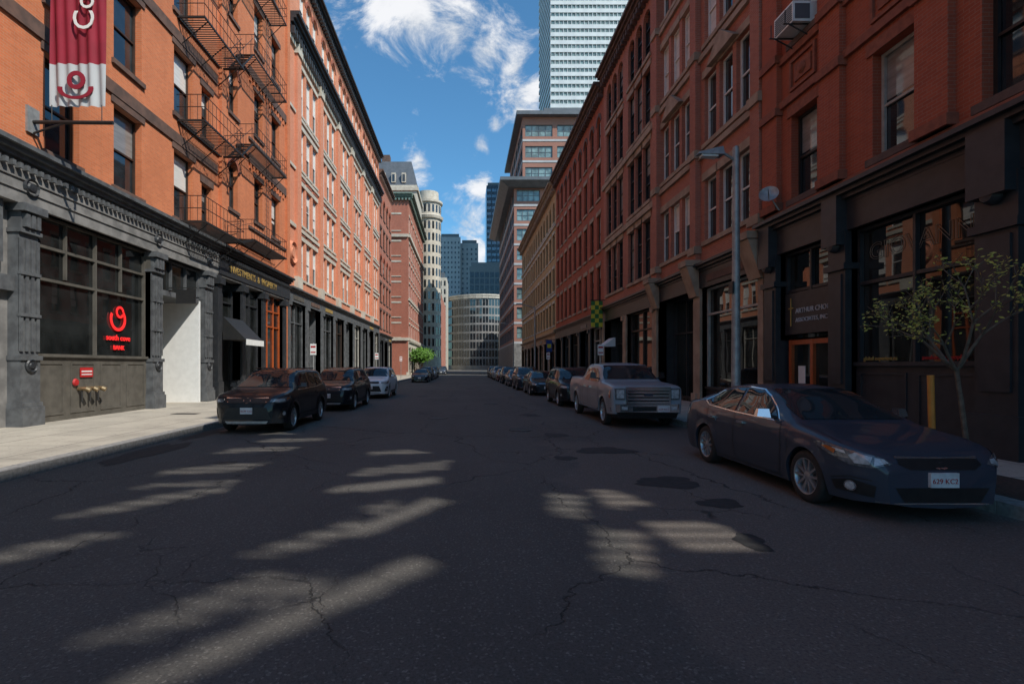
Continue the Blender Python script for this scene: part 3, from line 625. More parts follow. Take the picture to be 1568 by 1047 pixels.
while y<2.9-1e-6:
    y2=min(y+step,2.9); run=x0c; x=x0c
    gy=(y+y2)/2-oy
    act=[P for P,dn in HOLES if not (dn and row%dn==0 or dn==5 and row%5 in (2,3)) and min(p[1] for p in P)<gy<max(p[1] for p in P)]
    if act:
        while x<hx1-1e-6:
            gx=x+step/2-ox
            hole=any(inpoly(gx,gy,P) for P in act)
            if hole and run is not None:
                if x-run>1e-6: B.bx(run,x,y,y2,ZC,ZC+.04,DKIRON)
                run=None
            if not hole and run is None: run=x
            x+=step
    if run is not None and hx1-run>1e-6: B.bx(run,hx1,y,y2,ZC,ZC+.04,DKIRON)
    y=y2; row+=1
for x in (9.6,20,29.8):
    for yy in (-29.8,-20,-10.5,2.7): B.tube((x,yy,8.5),(x,yy,ZC),.12,DKIRON,n=8)
B.obj('added_sun_patch_screen',E)
def modern(B,T,u0,u1,z0,z1,n,fl,brickm,glass,fh=3.75):
    nf=int((z1-z0)/fh); ops=[]; w=(u1-u0)/n
    for f in range(nf):
        for i in range(n): ops.append((u0+i*w+.5,u0+(i+1)*w-.4,z0+f*fh+.95,z0+f*fh+3.2))
    wallgrid(B,T,u0,u1,z0,z1,ops,brickm)
    for o in ops: window(B,T,*o,GMETAL,GMETAL,glass,None,rec=.25,mull=3,rails=1,fw=.12)
    for f in range(nf): B.box(T,u0,u1,z0+f*fh+.0,z0+f*fh+.4,-.02,.08,CONCT)
E=empty('office_building'); B=MB()
modern(B,TF(100),9.4,36,6,36.5,5,8,BR_M,GLGREEN); modern(B,TX(9.4,-1),100,142,6,36.5,9,8,BR_M,GLGREEN)
B.bx(9.9,36,100.5,141.5,0,36.4,GMETAL); B.bx(9.2,36,99.8,142,0.1,6,GREYST)
B.bx(6.6,37,97.6,143,36.5,37.1,GMETAL); B.hexa([(8.2,99,35.6),(36,99,35.6),(36,142,35.6),(8.2,142,35.6),(6.6,97.6,36.5),(37,97.6,36.5),(37,143,36.5),(6.6,143,36.5)],GMETAL)
modern(B,TF(101.5),11.2,36,37.1,50,4,3,BR_M,GLGREEN,4.1); modern(B,TX(11.2,-1),101.5,130,37.1,50,6,3,BR_M,GLGREEN,4.1)
B.bx(11.7,36,102,130,37.1,50,GMETAL); B.bx(9.9,37,100.2,131,50,50.7,GMETAL); B.bx(16,34,106,126,50.7,54,GMETAL)
B.obj('body',E)
E=empty('glass_office_tower'); B=MB(); B.bx(41.5,95,251,290,0,235,GLGREEN)
for f in range(62): z=3.8*f; B.bx(41,95.5,250.5,290.5,z,z+1.9,ALUM)
for k in range(28): x=41.2+k*2; B.bx(x-.12,x+.12,250.6,250.98,2,235,ALUM)
B.obj('body',E)
E=empty('curved_office_building'); B=MB(); n=16
P=[]
for i in range(n+1):
    t=math.radians(200+ i*(140/n)); P.append((7.5+18*math.cos(t),250+26*math.sin(t)*.9))
for i in range(n):
    a=P[i];b=P[i+1]
    B.poly([(a[0],a[1],0),(b[0],b[1],0),(b[0],b[1],33),(a[0],a[1],33)],SHADEDST)
    dx=(b[0]-a[0]);dy=(b[1]-a[1]); L=math.hypot(dx,dy); nx_,ny_=dy/L,-dx/L
    for f in range(8):
        for h in (0.08,.56):
            z=2.0+f*3.7; p=(a[0]+dx*h+nx_*.05,a[1]+dy*h+ny_*.05); q=(a[0]+dx*(h+.38)+nx_*.05,a[1]+dy*(h+.38)+ny_*.05)
            B.poly([(p[0],p[1],z),(q[0],q[1],z),(q[0],q[1],z+2.8),(p[0],p[1],z+2.8)],GLASS)
    for z in (31.2,32.2): B.poly([(a[0]+nx_*.5,a[1]+ny_*.5,z),(b[0]+nx_*.5,b[1]+ny_*.5,z),(b[0]+nx_*.5,b[1]+ny_*.5,z+.7),(a[0]+nx_*.5,a[1]+ny_*.5,z+.7)],CREAM)
B.poly([(p[0],p[1],33) for p in P],GMETAL); B.obj('body',E)
def slab(name,x0,x1,y,H,wall,gl,pw,ph,fw=.5,fh=.55,dep=20):
    E=empty(name); B=MB(); B.bx(x0,x1,y,y+dep,0,H,wall); nx_=int((x1-x0)/pw); nz=int(H/ph)
    for i in range(nx_):
        for k in range(nz):
            x=x0+(i+.5)*(x1-x0)/nx_; z=(k+.5)*ph
            B.bx(x-pw*fw/2,x+pw*fw/2,y-.04,y+.02,z-ph*fh/2,z+ph*fh/2,gl)
    B.bx(x0+1,x1-1,y+2,y+dep-2,H,H+2.5,GMETAL); B.obj('body',E); return E
slab('residential_tower',-17,-3,350,88,CONCT,GLNAVY,2.2,3.3,.4,.42)
slab('residential_tower',-3,9,355,85,CONCT,GLNAVY,2.6,3.3,.4,.42)
slab('dark_glass_building',2.5,22,290,57,GMETAL,GLNAVY,2.5,3.6,.9,.85)
slab('blue_glass_tower',14,34,340,119,GLNAVY,GLBLUE,3,3.8,.9,.45)
slab('stone_building',-14,-7.5,215,38,CREAM,GLASS,1.6,3.4,.45,.6)
slab('stone_building',14.5,40,205,20,CREAM,GLASS,2.6,3.6,.45,.6)
slab('brick_apartment_block',-60,-30,160,30,BR_R2,GLASS,3,3.6)
# ------------------------------------------------------------------ street furniture
E=empty('street_lamp'); B=MB(); x,y=6.95,13.4
B.lathe((x,y,0),[(.17,.15),(.17,.3),(.13,.45),(.115,.5),(.10,3),(.08,7.2),(.075,7.35),(.001,7.4)],STEEL,16,'Z')
B.tube((x,y,7.0),(x-.35,y,7.22),.035,STEEL,n=8); B.tube((x-.35,y,7.22),(x-.45,y,7.24),.035,STEEL,n=8)
B.hexa([(x-1.0,y-.1,7.16),(x-.35,y-.16,7.12),(x-.35,y+.16,7.12),(x-1.0,y+.1,7.16),(x-.95,y-.06,7.22),(x-.38,y-.12,7.34),(x-.38,y+.12,7.34),(x-.95,y+.06,7.22)],STEEL)
B.hexa([(x-.9,y-.08,7.1),(x-.5,y-.11,7.08),(x-.5,y+.11,7.08),(x-.9,y+.08,7.1),(x-.9,y-.08,7.16),(x-.5,y-.11,7.13),(x-.5,y+.11,7.13),(x-.9,y+.08,7.16)],WHITE)
B.bx(x-.14,x-.1,y-.1,y+.1,3.6,3.9,BLKIRON); B.obj('pole_and_head',E,True)
for (X,Y) in ((-7.6,26.2),(-7.6,45),(7.0,27),(7.0,44),(-7.6,62)):
    E=empty('traffic_sign'); B=MB(); B.tube((X,Y,.15),(X,Y,2.9),.03,STEEL,n=8); B.bx(X-.15,X+.15,Y-.05,Y-.035,2.3,2.85,WHITE); B.bx(X-.12,X+.12,Y-.056,Y-.051,2.66,2.75,SIGNRED); B.bx(X-.12,X+.12,Y-.056,Y-.051,2.4,2.46,SIGNRED); B.obj('post_and_plate',E)
for Y in (52,75):
    E=empty('street_lamp'); B=MB(); B.lathe((6.95,Y,0),[(.15,.15),(.1,.6),(.07,7.6)],STEEL,10,'Z'); B.tube((6.95,Y,7.5),(5.6,Y,7.9),.04,STEEL); B.bx(5.1,5.7,Y-.1,Y+.1,7.82,7.95,STEEL); B.obj('pole_and_head',E)
GRN=pmat('green_cloth',(.03,.16,.04),None,3,.8); YEL=pmat('yellow_cloth',(.6,.5,.04),None,3,.8); BLU=pmat('blue_cloth',(.02,.06,.25),None,3,.8)
E=empty('hanging_banner'); B=MB()
for i in range(3):
    for j in range(6): B.bx(8.45+i*.26,8.45+(i+1)*.26,35.0,35.03,4.35+j*.29,4.35+(j+1)*.29,GRN if (i+j)%2 else YEL)
B.tube((9.4,35.05,6.15),(8.4,35.05,6.15),.03,BLKIRON); B.obj('cloth_and_pole',E)
E=empty('hanging_banner'); B=MB(); B.bx(8.4,9.0,54,54.03,3.2,4.4,BLU); B.bx(8.5,8.9,53.97,53.995,3.6,4.0,YEL); B.tube((9.4,54.02,4.45),(8.3,54.02,4.45),.03,BLKIRON); B.obj('cloth_and_pole',E)
B=MB(); B.hexa([(8.5,32.3,2.95),(9.3,32.3,2.95),(9.3,33.6,2.95),(8.5,33.6,2.95),(9.25,32.3,3.5),(9.3,32.3,3.5),(9.3,33.6,3.5),(9.25,33.6,3.5)],ALUM); B.obj('awning')
# ------------------------------------------------------------------ trees
BARK=pmat('bark',(.15,.115,.085),(.09,.068,.05),14,.9,bmp=.4)
LEAF=pmat('young_leaf',(.42,.38,.06),(.28,.27,.04),6,.6)
LEAF2=pmat('green_leaf',(.10,.22,.02),(.055,.13,.015),6,.6)
def tree(name,x,y,H,r0,spread,nleaf,lm,seed,depth=4,ls=.03,trunk=.4,sf=1.0):
    rr=random.Random(seed); E=empty(name); B=MB(); L=MB(); tips=[]
    def br(p,d,l,r,k):
        n=3; q=p
        for i in range(n):
            d2=(d+Vector((rr.uniform(-.14,.14),rr.uniform(-.14,.14),rr.uniform(-.03,.08)))).normalized() if k<depth else (d+Vector((rr.uniform(-.05,.05),rr.uniform(-.05,.05),0))).normalized(); e=q+d2*(l/n)
            B.tube(q,e,r*(1-.25*i/n),BARK,r*(1-.25*(i+1)/n),n=7,cap=False); q=e; d=d2
            if k<depth-1: tips.append((Vector(q),k))
        if k==0: return
        m=rr.choice((2,3,3)) if k<depth else 5
        for i in range(m):
            t=2*math.pi*(i+rr.random()*.7)/m; a=d.orthogonal().normalized(); b=d.cross(a)
            nd=(d*rr.uniform(.6,1.1)+(a*math.cos(t)+b*math.sin(t))*spread*rr.uniform(.6,1.2)+Vector((0,0,.15))).normalized()
            br(q,nd,l*rr.uniform(.55,.8)*(sf if k==depth else 1),r*.6,k-1)
    p0=Vector((x,y,.1)); tr=H*trunk
    br(p0,Vector((0,0,1)),tr,r0,depth)
    for i in range(nleaf):
        p,k=rr.choice(tips); s=ls*rr.uniform(.6,1.4)
        p=p+Vector((rr.gauss(0,1),rr.gauss(0,1),rr.gauss(0,1)))*ls*1.3
        a=Vector((rr.uniform(-1,1),rr.uniform(-1,1),rr.uniform(-1,1))).normalized(); b=a.orthogonal().normalized()
        L.poly([p-a*s,p-b*s*.5,p+a*s,p+b*s*.5],lm)
    B.obj('trunk_and_limbs',E); L.obj('leaves',E)
tree('street_tree',6.72,6.95,3.3,.036,.7,1300,LEAF,8,4,.027,.48,.55)
B=MB(); B.tube((6.5,7.25,.1),(6.46,7.25,1.62),.04,pmat('orange_stake_wood',(.6,.24,.04),None,5,.7),n=8); B.tube((6.46,7.25,.62),(6.71,6.97,.66),.03,GRN,n=6); B.obj('tree_stake')
SOIL=pmat('soil_mulch',(.07,.042,.028),(.03,.02,.015),18,.95,bmp=.8)
B=MB(); B.bx(6.6,7.8,6.2,8.0,.12,.158,SOIL); B.obj('tree_pit')
tree('green_tree',-8.4,97,6,.12,.8,2600,LEAF2,9,4,.22,.3)
tree('green_tree',-8.6,104,6,.12,.8,2000,LEAF2,19,4,.22,.3)
# ------------------------------------------------------------------ VEHICLES
TYRE=pmat('tyre_rubber',(.018,.018,.018),(.025,.024,.023),10,.8)
RIM=pmat('alloy',(.5,.5,.51),(.4,.4,.41),10,.3,metal=.7)
CHR=pmat('chrome',(.75,.75,.76),(.7,.7,.7),10,.15,metal=.9)
BLKP=pmat('black_plastic',(.012,.012,.013),(.018,.018,.018),10,.45)
LAMP=pmat('headlamp_glass',(.55,.56,.58),(.3,.31,.32),16,.08,coat=1,ior=1.7)
LAMPD=pmat('headlamp_dark',(.07,.07,.075),(.16,.16,.17),16,.08,coat=1)
AMBER=pmat('amber_lens',(.5,.12,.02),None,10,.15,coat=1)
REDL=pmat('red_lens',(.35,.01,.01),None,10,.2,coat=1)
CARGL=glassmat('car_glass',(.010,.013,.015),.015,1.5,.01)
PLATE=pmat('licence_plate',(.7,.7,.7),None,10,.5)
def paint(n,c,coat=.55):
    m=pmat(n,c,tuple(x*.92 for x in c),2,.5,coat=coat,ior=1.3); return m
SPEC={
'sedan':dict(L=4.82,W=.915,zt=[(0,.60),(.05,.70),(.15,.765),(.35,.83),(.7,.90),(1.1,.965),(1.27,.99),(2.0,1.35),(2.3,1.43),(2.75,1.465),(3.3,1.44),(3.7,1.36),(4.25,1.15),(4.45,1.115),(4.72,1.10),(4.8,1.0),(4.82,.8)],
 bt=[(0,.55),(.1,.68),(.3,.77),(.8,.85),(1.3,.91),(2,.94),(3.5,.99),(4.3,1.05),(4.7,1.02),(4.82,.75)],wr=.60,wh=(.95,3.73),r=.335,ar=.375,zs=.19,nose=.75,nw=.66,tail=.5,tw=.7,zm=.62,sm=.06),
'suv':dict(L=4.6,W=.92,zt=[(0,.78),(.04,.90),(.12,.98),(.4,1.05),(.9,1.11),(1.08,1.14),(1.75,1.56),(2.1,1.66),(2.8,1.69),(3.9,1.66),(4.2,1.60),(4.45,1.2),(4.58,1.0),(4.6,.8)],
 bt=[(0,.7),(.08,.85),(.4,.97),(1.1,1.05),(4.1,1.12),(4.45,1.05),(4.6,.75)],wr=.66,wh=(.92,3.58),r=.36,ar=.42,zs=.25,nose=.5,nw=.72,tail=.35,tw=.8,zm=.74,sm=.05),
'pickup':dict(L=5.9,W=1.0,zt=[(0,1.05),(.02,1.15),(.1,1.20),(.6,1.25),(1.3,1.29),(1.42,1.32),(1.95,1.72),(2.2,1.82),(2.9,1.86),(3.6,1.84),(3.85,1.78),(3.97,1.38),(4.02,1.36),(5.86,1.36),(5.9,1.2)],
 bt=[(0,1.0),(.03,1.09),(.2,1.13),(1.3,1.20),(4,1.25),(4.1,1.31),(5.86,1.31),(5.9,1.15)],wr=.74,wh=(1.02,4.7),r=.40,ar=.46,zs=.38,nose=.16,nw=.93,tail=.1,tw=.94,zm=.9,sm=.025)}
def lerpt(t,s):
    if s<=t[0][0]: return t[0][1]
    for i in range(len(t)-1):
        if s<=t[i+1][0]:
            a,b=t[i],t[i+1]; return a[1]+(b[1]-a[1])*(s-a[0])/(b[0]-a[0])
    return t[-1][1]
def car(name,X,Y,kind,body,rimm=None,detail=True,plate='629 KC2',rot=0):
    S=SPEC[kind]; E=empty(name,(X,Y,0)); E.rotation_euler=(0,0,rot); L=S['L']; sm=S['sm']
    f=lambda t,s: sum(lerpt(t,min(L,max(0,s+o*min(sm,s+.005,L-s+.005))))*w for o,w in ((-1,.2),(-.5,.2),(0,.2),(.5,.2),(1,.2)))
    st=set()
    n=70 if detail else 44
    for i in range(n+1): st.add(L*i/n)
    for s in (.01,.03,.05,.09,.13,.18): st.add(s); st.add(L-s)
    ar=S['ar']; r=S['r']
    for c in S['wh']:
        st=set(s for s in st if abs(s-c)>ar+.02)
        for i in range(17): st.add(c-ar*math.cos(math.pi*i/16))
        st.add(c-ar-.004); st.add(c+ar+.004)
    st=sorted(st); rings=[]
    zm=S['zm']
    for s in st:
        w=S['W']
        if s<S['nose']: q=s/S['nose']; w*=S['nw']+(1-S['nw'])*(1-(1-q)**2.6)
        if L-s<S['tail']: q=(L-s)/S['tail']; w*=S['tw']+(1-S['tw'])*math.sqrt(max(0,1-(1-q)**2))
        zt=f(S['zt'],s); bt=min(f(S['bt'],s),zt-.015)
        zb=S['zs']+.03*max(0,1-s/.3)+.05*max(0,1-(L-s)/.4)
        arch=False
        for c in S['wh']:
            if abs(s-c)<=ar+1e-6: zb=max(zb,r+math.sqrt(max(0,ar*ar-(s-c)**2))); arch=True
        def wf(z):
            if z<zm: return w*(1-.07*((zm-z)/(zm-.2))**2)
            return w*(1-.075*((z-zm)/.38)**2)
        P=[(0,S['zs']-.02),(w*.62,(zb if arch else S['zs'])),(wf(zb)-.02,zb)]
        for k in range(9):
            z=zb+(bt-zb)*k/8; fl=0
            for c in S['wh']:
                dd=math.hypot(s-c,z-r)
                if dd<ar+.1: fl=max(fl,.02*(1-(dd-ar)/.1) if dd>ar else .02)
            x=wf(z)+fl
            if .9<s<L-.6:
                zc=S['zs']+(f(S['bt'],s)-S['zs'])*.80
                x+=.014*math.exp(-((z-zc)/.035)**2)-.014*math.exp(-((z-(zc-.14))/.09)**2)+.012*math.exp(-((z-S['zs'])/.07)**2)
            P.append((x,z))
        ws=wf(bt); h=zt-bt; c=min(1,max(0,(h-.12)/.26)); c=c*c*(3-2*c); wr=min(S['wr'],ws-.04)
        hood=[(ws-.02,.38),(ws-.07,.72),(ws-.2,.93),(ws-.30,.90),(0,1)]
        if h>.03 and s<1.4: hood=[(ws-.02,.4),(ws-.07,.78),(ws-.17,.98),(ws-.30,.93),(0,1)]
        cab=[(ws+(wr-ws)*.36,.36),(ws+(wr-ws)*.85,.82),(wr-.035,.93),(wr*.6,.985),(0,1)]
        for a,b in zip(hood,cab): P.append((a[0]+(b[0]-a[0])*c,bt+h*(a[1]+(b[1]-a[1])*c)))
        rings.append((s,P))
    B=MB(); V=[];F=[];M=[]; m=len(rings[0][1])
    for sg in (1,-1):
        base=len(V)
        for s,P in rings:
            for x,z in P: V.append((sg*x,s,z))
        for i in range(len(rings)-1):
            for j in range(m-1):
                a=base+i*m+j; q=(a,a+1,a+m+1,a+m)
                F.append(q if sg>0 else q[::-1]); M.append(1 if j<2 else 0)
        for i in (0,len(rings)-1):
            c=[base+i*m+j for j in range(m)]; F.append(tuple(c) if (sg>0)==(i>0) else tuple(c[::-1])); M.append(0)
    B.v=V;B.f=F;B.m=M;B.mats=[body,BLKP]
    bvh=BVHTree.FromPolygons([Vector(v) for v in V],F)
    B.obj('body',E,True)
    D=MB()
    def patch(poly,mode,mat,sg=1,off=.006,cell=.06):
        bm=bmesh.new(); vs=[bm.verts.new((a,b,0)) for a,b in poly]; bm.faces.new(vs)
        for ax in (0,1):
            lo=min(p[ax] for p in poly); hi=max(p[ax] for p in poly); k=int((hi-lo)/cell)
            for i in range(1,k+1):
                co=[0,0,0]; no=[0,0,0]; co[ax]=lo+(hi-lo)*i/(k+1); no[ax]=1
                bmesh.ops.bisect_plane(bm,geom=bm.verts[:]+bm.edges[:]+bm.faces[:],plane_co=co,plane_no=no)
        if mode=='side': d=Vector((-sg,0,0)); fo=lambda a,b:Vector((sg*3,a,b))
        elif mode=='front': d=Vector((0,1,0)); fo=lambda a,b:Vector((sg*a,-3,b))
        elif mode=='rear': d=Vector((0,-1,0)); fo=lambda a,b:Vector((sg*a,L+3,b))
        elif mode=='top': d=Vector((0,0,-1)); fo=lambda a,b:Vector((sg*a,b,4))
        else:
            th=math.radians(40); d=Vector((-sg*math.sin(th),math.cos(th),0)); u=Vector((sg*math.cos(th),math.sin(th),0)); fo=lambda a,b:u*a+Vector((0,0,b))-d*3
        hp={}
        for v in bm.verts:
            loc,no_,_,_=bvh.ray_cast(fo(v.co.x,v.co.y),d,6)
            if loc is not None:
                if no_.dot(d)>0: no_=-no_
                loc=loc-d*off*.5+no_*off*.7
            hp[v]=loc
        for fc in bm.faces:
            pts=[hp[v] for v in fc.verts]
            if all(p is not None for p in pts): D.poly(pts,mat)
        bm.free()
    def line(pts,mode,mat,w=.012,sg=1):
        for (a,b),(c,e) in zip(pts[:-1],pts[1:]):
            l=math.hypot(c-a,e-b)
            if l<1e-5: continue
            nx_,nz_=-(e-b)/l*w/2,(c-a)/l*w/2
            patch([(a+nx_,b+nz_),(a-nx_,b-nz_),(c-nx_,e-nz_),(c+nx_,e+nz_)],mode,mat,sg,.005,.08)
    def disc(a,b,ra,mode,mat,sg,off):
        patch([(a+ra*math.cos(t*.524),b+ra*math.sin(t*.524)) for t in range(12)],mode,mat,sg,off,.2)
    if kind=='sedan':
        for sg in (1,-1):
            patch([(1.66,1.0),(2.14,1.285),(2.36,1.36),(2.74,1.38),(2.74,1.02)],'side',CARGL,sg,.008); patch([(2.82,1.02),(2.82,1.38),(3.2,1.36),(3.52,1.285),(3.82,1.13),(3.72,1.07)],'side',CARGL,sg,.008)
            line([(1.56,.97),(2.12,1.30),(2.36,1.385),(2.78,1.41),(3.2,1.39),(3.55,1.31),(3.94,1.12),(3.75,1.045),(2.8,1.0),(1.56,.97)],'side',CHR,.014,sg)
            line([(1.52,.95),(1.47,.7),(1.50,.4),(1.56,.25)],'side',BLKP,.012,sg); line([(2.78,1.0),(2.76,.7),(2.74,.25)],'side',BLKP,.012,sg); line([(3.75,1.05),(3.68,.8),(3.42,.5),(3.34,.25)],'side',BLKP,.012,sg)
            line([(1.50,.235),(3.34,.235)],'side',BLKP,.016,sg)
            patch([(.42,.655),(.60,.60),(.80,.61),(1.02,.70),(1.20,.80),(1.17,.825),(1.02,.815),(.78,.77),(.55,.725)],'diag',LAMPD,sg,.008,.04)
            patch([(.62,.635),(.76,.635),(.82,.72),(.76,.75),(.60,.715)],'diag',LAMP,sg,.014,.05); patch([(.46,.66),(.58,.625),(.58,.71),(.5,.70)],'diag',LAMP,sg,.014,.05)
            patch([(.84,.73),(.98,.755),(.98,.785),(.86,.765)],'diag',LAMP,sg,.013,.05); patch([(.96,.715),(1.10,.785),(1.04,.795),(.94,.765)],'diag',AMBER,sg,.016,.05)
            patch([(.58,.27),(.95,.30),(.99,.40),(.80,.45),(.56,.40)],'diag',BLKP,sg,.007,.05)
            disc(.80,.37,.062,'diag',CHR,sg,.014); disc(.80,.37,.046,'diag',LAMP,sg,.02)
            line([(.60,.46),(.82,.475),(1.0,.43)],'diag',BLKP,.01,sg)
            patch([(.50,1.0),(.80,.98),(.84,.82),(.5,.80)],'rear',REDL,sg); patch([(4.45,.83),(4.45,.93),(4.72,.98),(4.74,.82)],'side',REDL,sg)
            line([(.80,.45),(.79,.9),(.77,1.22)],'top',BLKP,.008,sg)
            line([(1.33,.68),(1.28,.40)],'side',BLKP,.008,sg)
        patch([(-.70,1.02),(.70,1.02),(.66,1.16),(.53,1.40),(-.53,1.40),(-.66,1.16)],'front',CARGL,1,.01)
        patch([(-.66,3.75),(.66,3.75),(.7,4.15),(-.7,4.15)],'top',CARGL,1,.01)
        patch([(-.36,.60),(.36,.60),(.46,.655),(.44,.71),(-.44,.71),(-.46,.655)],'front',BLKP,1,.006); line([(-.46,.722),(-.2,.712),(.2,.712),(.46,.722)],'front',CHR,.024); line([(-.43,.675),(.43,.675)],'front',RIM,.014); line([(-.42,.64),(.42,.64)],'front',RIM,.012)
        patch([(-.42,.24),(.42,.24),(.52,.40),(-.52,.40)],'front',BLKP,1,.006); line([(-.47,.32),(.47,.32)],'front',GMETAL,.012); line([(-.66,.225),(.66,.225)],'front',CHR,.016)
        q=[(.085*math.cos(t*.3927),.665+.055*math.sin(t*.3927)) for t in range(16)]; q.append(q[0]); line(q,'front',CHR,.018); line([(-.07,.68),(.07,.68)],'front',CHR,.014); line([(0,.72),(0,.62)],'front',CHR,.014)
        pz=.49; my=1.72; mz=1.0
    elif kind=='suv':
        for sg in (1,-1):
            patch([(1.45,1.11),(1.95,1.46),(2.1,1.52),(2.4,1.54),(2.4,1.12)],'side',CARGL,sg,.008); patch([(2.48,1.12),(2.48,1.54),(3.3,1.53),(3.3,1.15)],'side',CARGL,sg,.008); patch([(3.38,1.16),(3.38,1.53),(3.85,1.49),(4.1,1.27),(4.05,1.22)],'side',CARGL,sg,.008)
            line([(1.4,1.08),(3.3,1.11),(4.1,1.18)],'side',CHR,.016,sg)
            line([(1.42,1.06),(1.38,.8),(1.42,.45),(1.5,.32)],'side',BLKP,.012,sg); line([(2.44,1.1),(2.44,.32)],'side',BLKP,.012,sg); line([(3.34,1.12),(3.3,.85),(3.1,.5),(3.05,.32)],'side',BLKP,.012,sg)
            patch([(1.36,.27),(3.12,.27),(3.12,.40),(1.36,.40)],'side',BLKP,sg,.014,.2)
            for c in S['wh']:
                for i in range(14):
                    t0=math.pi*i/14;t1=math.pi*(i+1)/14; ra,rb=ar+.002,ar+.055
                    patch([(c-ra*math.cos(t0),r+ra*math.sin(t0)),(c-ra*math.cos(t1),r+ra*math.sin(t1)),(c-rb*math.cos(t1),r+rb*math.sin(t1)),(c-rb*math.cos(t0),r+rb*math.sin(t0))],'side',BLKP,sg,.02,.2)
            patch([(.46,.83),(.66,.79),(.9,.81),(1.14,.91),(1.10,.945),(.8,.93),(.5,.89)],'diag',LAMPD,sg,.01,.05); patch([(.52,.84),(.66,.815),(.86,.84),(.84,.90),(.6,.885)],'diag',LAMP,sg,.016,.05); patch([(.92,.865),(1.04,.90),(1.0,.92),(.92,.905)],'diag',AMBER,sg,.015,.05)
            patch([(.64,.40),(.9,.42),(.97,.66),(.78,.66)],'diag',BLKP,sg,.008,.05); disc(.82,.52,.052,'diag',LAMP,sg,.016)
            patch([(.55,1.15),(.78,1.12),(.84,.95),(.6,.95)],'rear',REDL,sg)
            D.tube((sg*.60,2.1,1.675),(sg*.59,3.8,1.675),.018,BLKP)
        patch([(-.76,1.17),(.76,1.17),(.72,1.32),(.60,1.61),(-.60,1.61),(-.72,1.32)],'front',CARGL,1,.01)
        patch([(-.46,.80),(.46,.80),(.5,.86),(.46,.92),(-.46,.92),(-.5,.86)],'front',BLKP,1,.006); line([(-.54,.93),(0,.90),(.54,.93)],'front',CHR,.026); line([(-.5,.83),(.5,.83)],'front',CHR,.016)
        patch([(-.62,.38),(.62,.38),(.50,.68),(-.50,.68)],'front',BLKP,1,.007); line([(-.58,.44),(.58,.44)],'front',GMETAL,.014); line([(-.54,.50),(.54,.50)],'front',GMETAL,.014); patch([(-.5,.27),(.5,.27),(.55,.335),(-.55,.335)],'front',RIM,1,.01)
        q=[(.085*math.cos(t*.3927),.86+.055*math.sin(t*.3927)) for t in range(16)]; q.append(q[0]); line(q,'front',CHR,.018)
        pz=.60; my=1.5; mz=1.14
    else:
        for sg in (1,-1):
            patch([(1.70,1.25),(2.08,1.56),(2.28,1.66),(2.85,1.69),(2.85,1.27)],'side',CARGL,sg,.008); patch([(2.95,1.27),(2.95,1.69),(3.55,1.67),(3.62,1.30)],'side',CARGL,sg,.008)
            for q in ([(1.62,1.2),(1.58,.9),(1.6,.45)],[(2.9,1.22),(2.9,.45)],[(3.75,1.25),(3.7,.9),(3.6,.45)],[(3.98,1.3),(3.98,.45)]): line(q,'side',BLKP,.018,sg)
            patch([(1.6,.40),(4.1,.40),(4.1,.47),(1.6,.47)],'side',CHR,sg,.02,.3)
            D.hexa([(sg*.635,-.03,.80),(sg*.90,.0,.80),(sg*.90,.2,.80),(sg*.635,.2,.80),(sg*.635,-.03,1.12),(sg*.92,.0,1.12),(sg*.92,.2,1.12),(sg*.635,.2,1.12)],LAMPD)
            D.hexa([(sg*.66,-.04,.84),(sg*.86,-.02,.84),(sg*.86,.0,.84),(sg*.66,-.01,.84),(sg*.66,-.04,1.08),(sg*.87,-.02,1.08),(sg*.87,.0,1.08),(sg*.66,-.01,1.08)],LAMP)
            patch([(.12,.84),(.24,.86),(.24,1.04),(.12,1.06)],'side',AMBER,sg,.02,.06)
            patch([(.72,1.2),(.9,1.2),(.9,.85),(.72,.85)],'rear',REDL,sg)
        patch([(-.82,1.34),(.82,1.34),(.78,1.5),(.67,1.76),(-.67,1.76),(-.78,1.5)],'front',CARGL,1,.012)
        D.bx(-.60,.60,-.035,.03,.76,1.12,BLKP)
        for z in (.79,.885,.98): D.bx(-.57,.57,-.075,-.036,z,z+.06,CHR)
        for x in (-.62,.575): D.bx(x,x+.045,-.083,.02,.76,1.058,CHR)
        D.bx(-.62,.62,-.085,.02,1.06,1.16,CHR); D.bx(-.62,.62,-.08,.02,.70,.758,CHR)
        D.hexa([(-.98,.12,.46),(.98,.12,.46),(.98,.3,.46),(-.98,.3,.46),(-.99,.12,.70),(.99,.12,.70),(.99,.3,.70),(-.99,.3,.70)],CHR)
        D.hexa([(-.8,-.14,.46),(.8,-.14,.46),(.98,.119,.46),(-.98,.119,.46),(-.8,-.14,.69),(.8,-.14,.69),(.99,.119,.69),(-.99,.119,.69)],CHR)
        D.bx(-.45,.2,-.15,-.138,.50,.62,BLKP); D.hexa([(-.8,.0,.28),(.8,.0,.28),(.9,.3,.28),(-.9,.3,.28),(-.85,-.05,.455),(.85,-.05,.455),(.95,.3,.455),(-.95,.3,.455)],BLKP)
        for sg in (1,-1): D.bx(sg*.68-.08,sg*.68+.08,-.155,-.10,.53,.62,LAMP)
        D.hexa([(-.12,-.1,.91),(.12,-.1,.91),(.12,-.076,.91),(-.12,-.076,.91),(-.12,-.1,.98),(.12,-.1,.98),(.12,-.076,.98),(-.12,-.076,.98)],GLNAVY)
        pz=.56; my=1.78; mz=1.34
    loc,_,_,_=bvh.ray_cast(Vector((0,-3,pz)),Vector((0,1,0)),6); py_=(loc.y if loc else 0)-.03; px_=0
    if kind=='pickup': py_=-.17; px_=.4
    D.bx(px_-.155,px_+.155,py_-.008,py_+.05,pz-.08,pz+.08,PLATE)
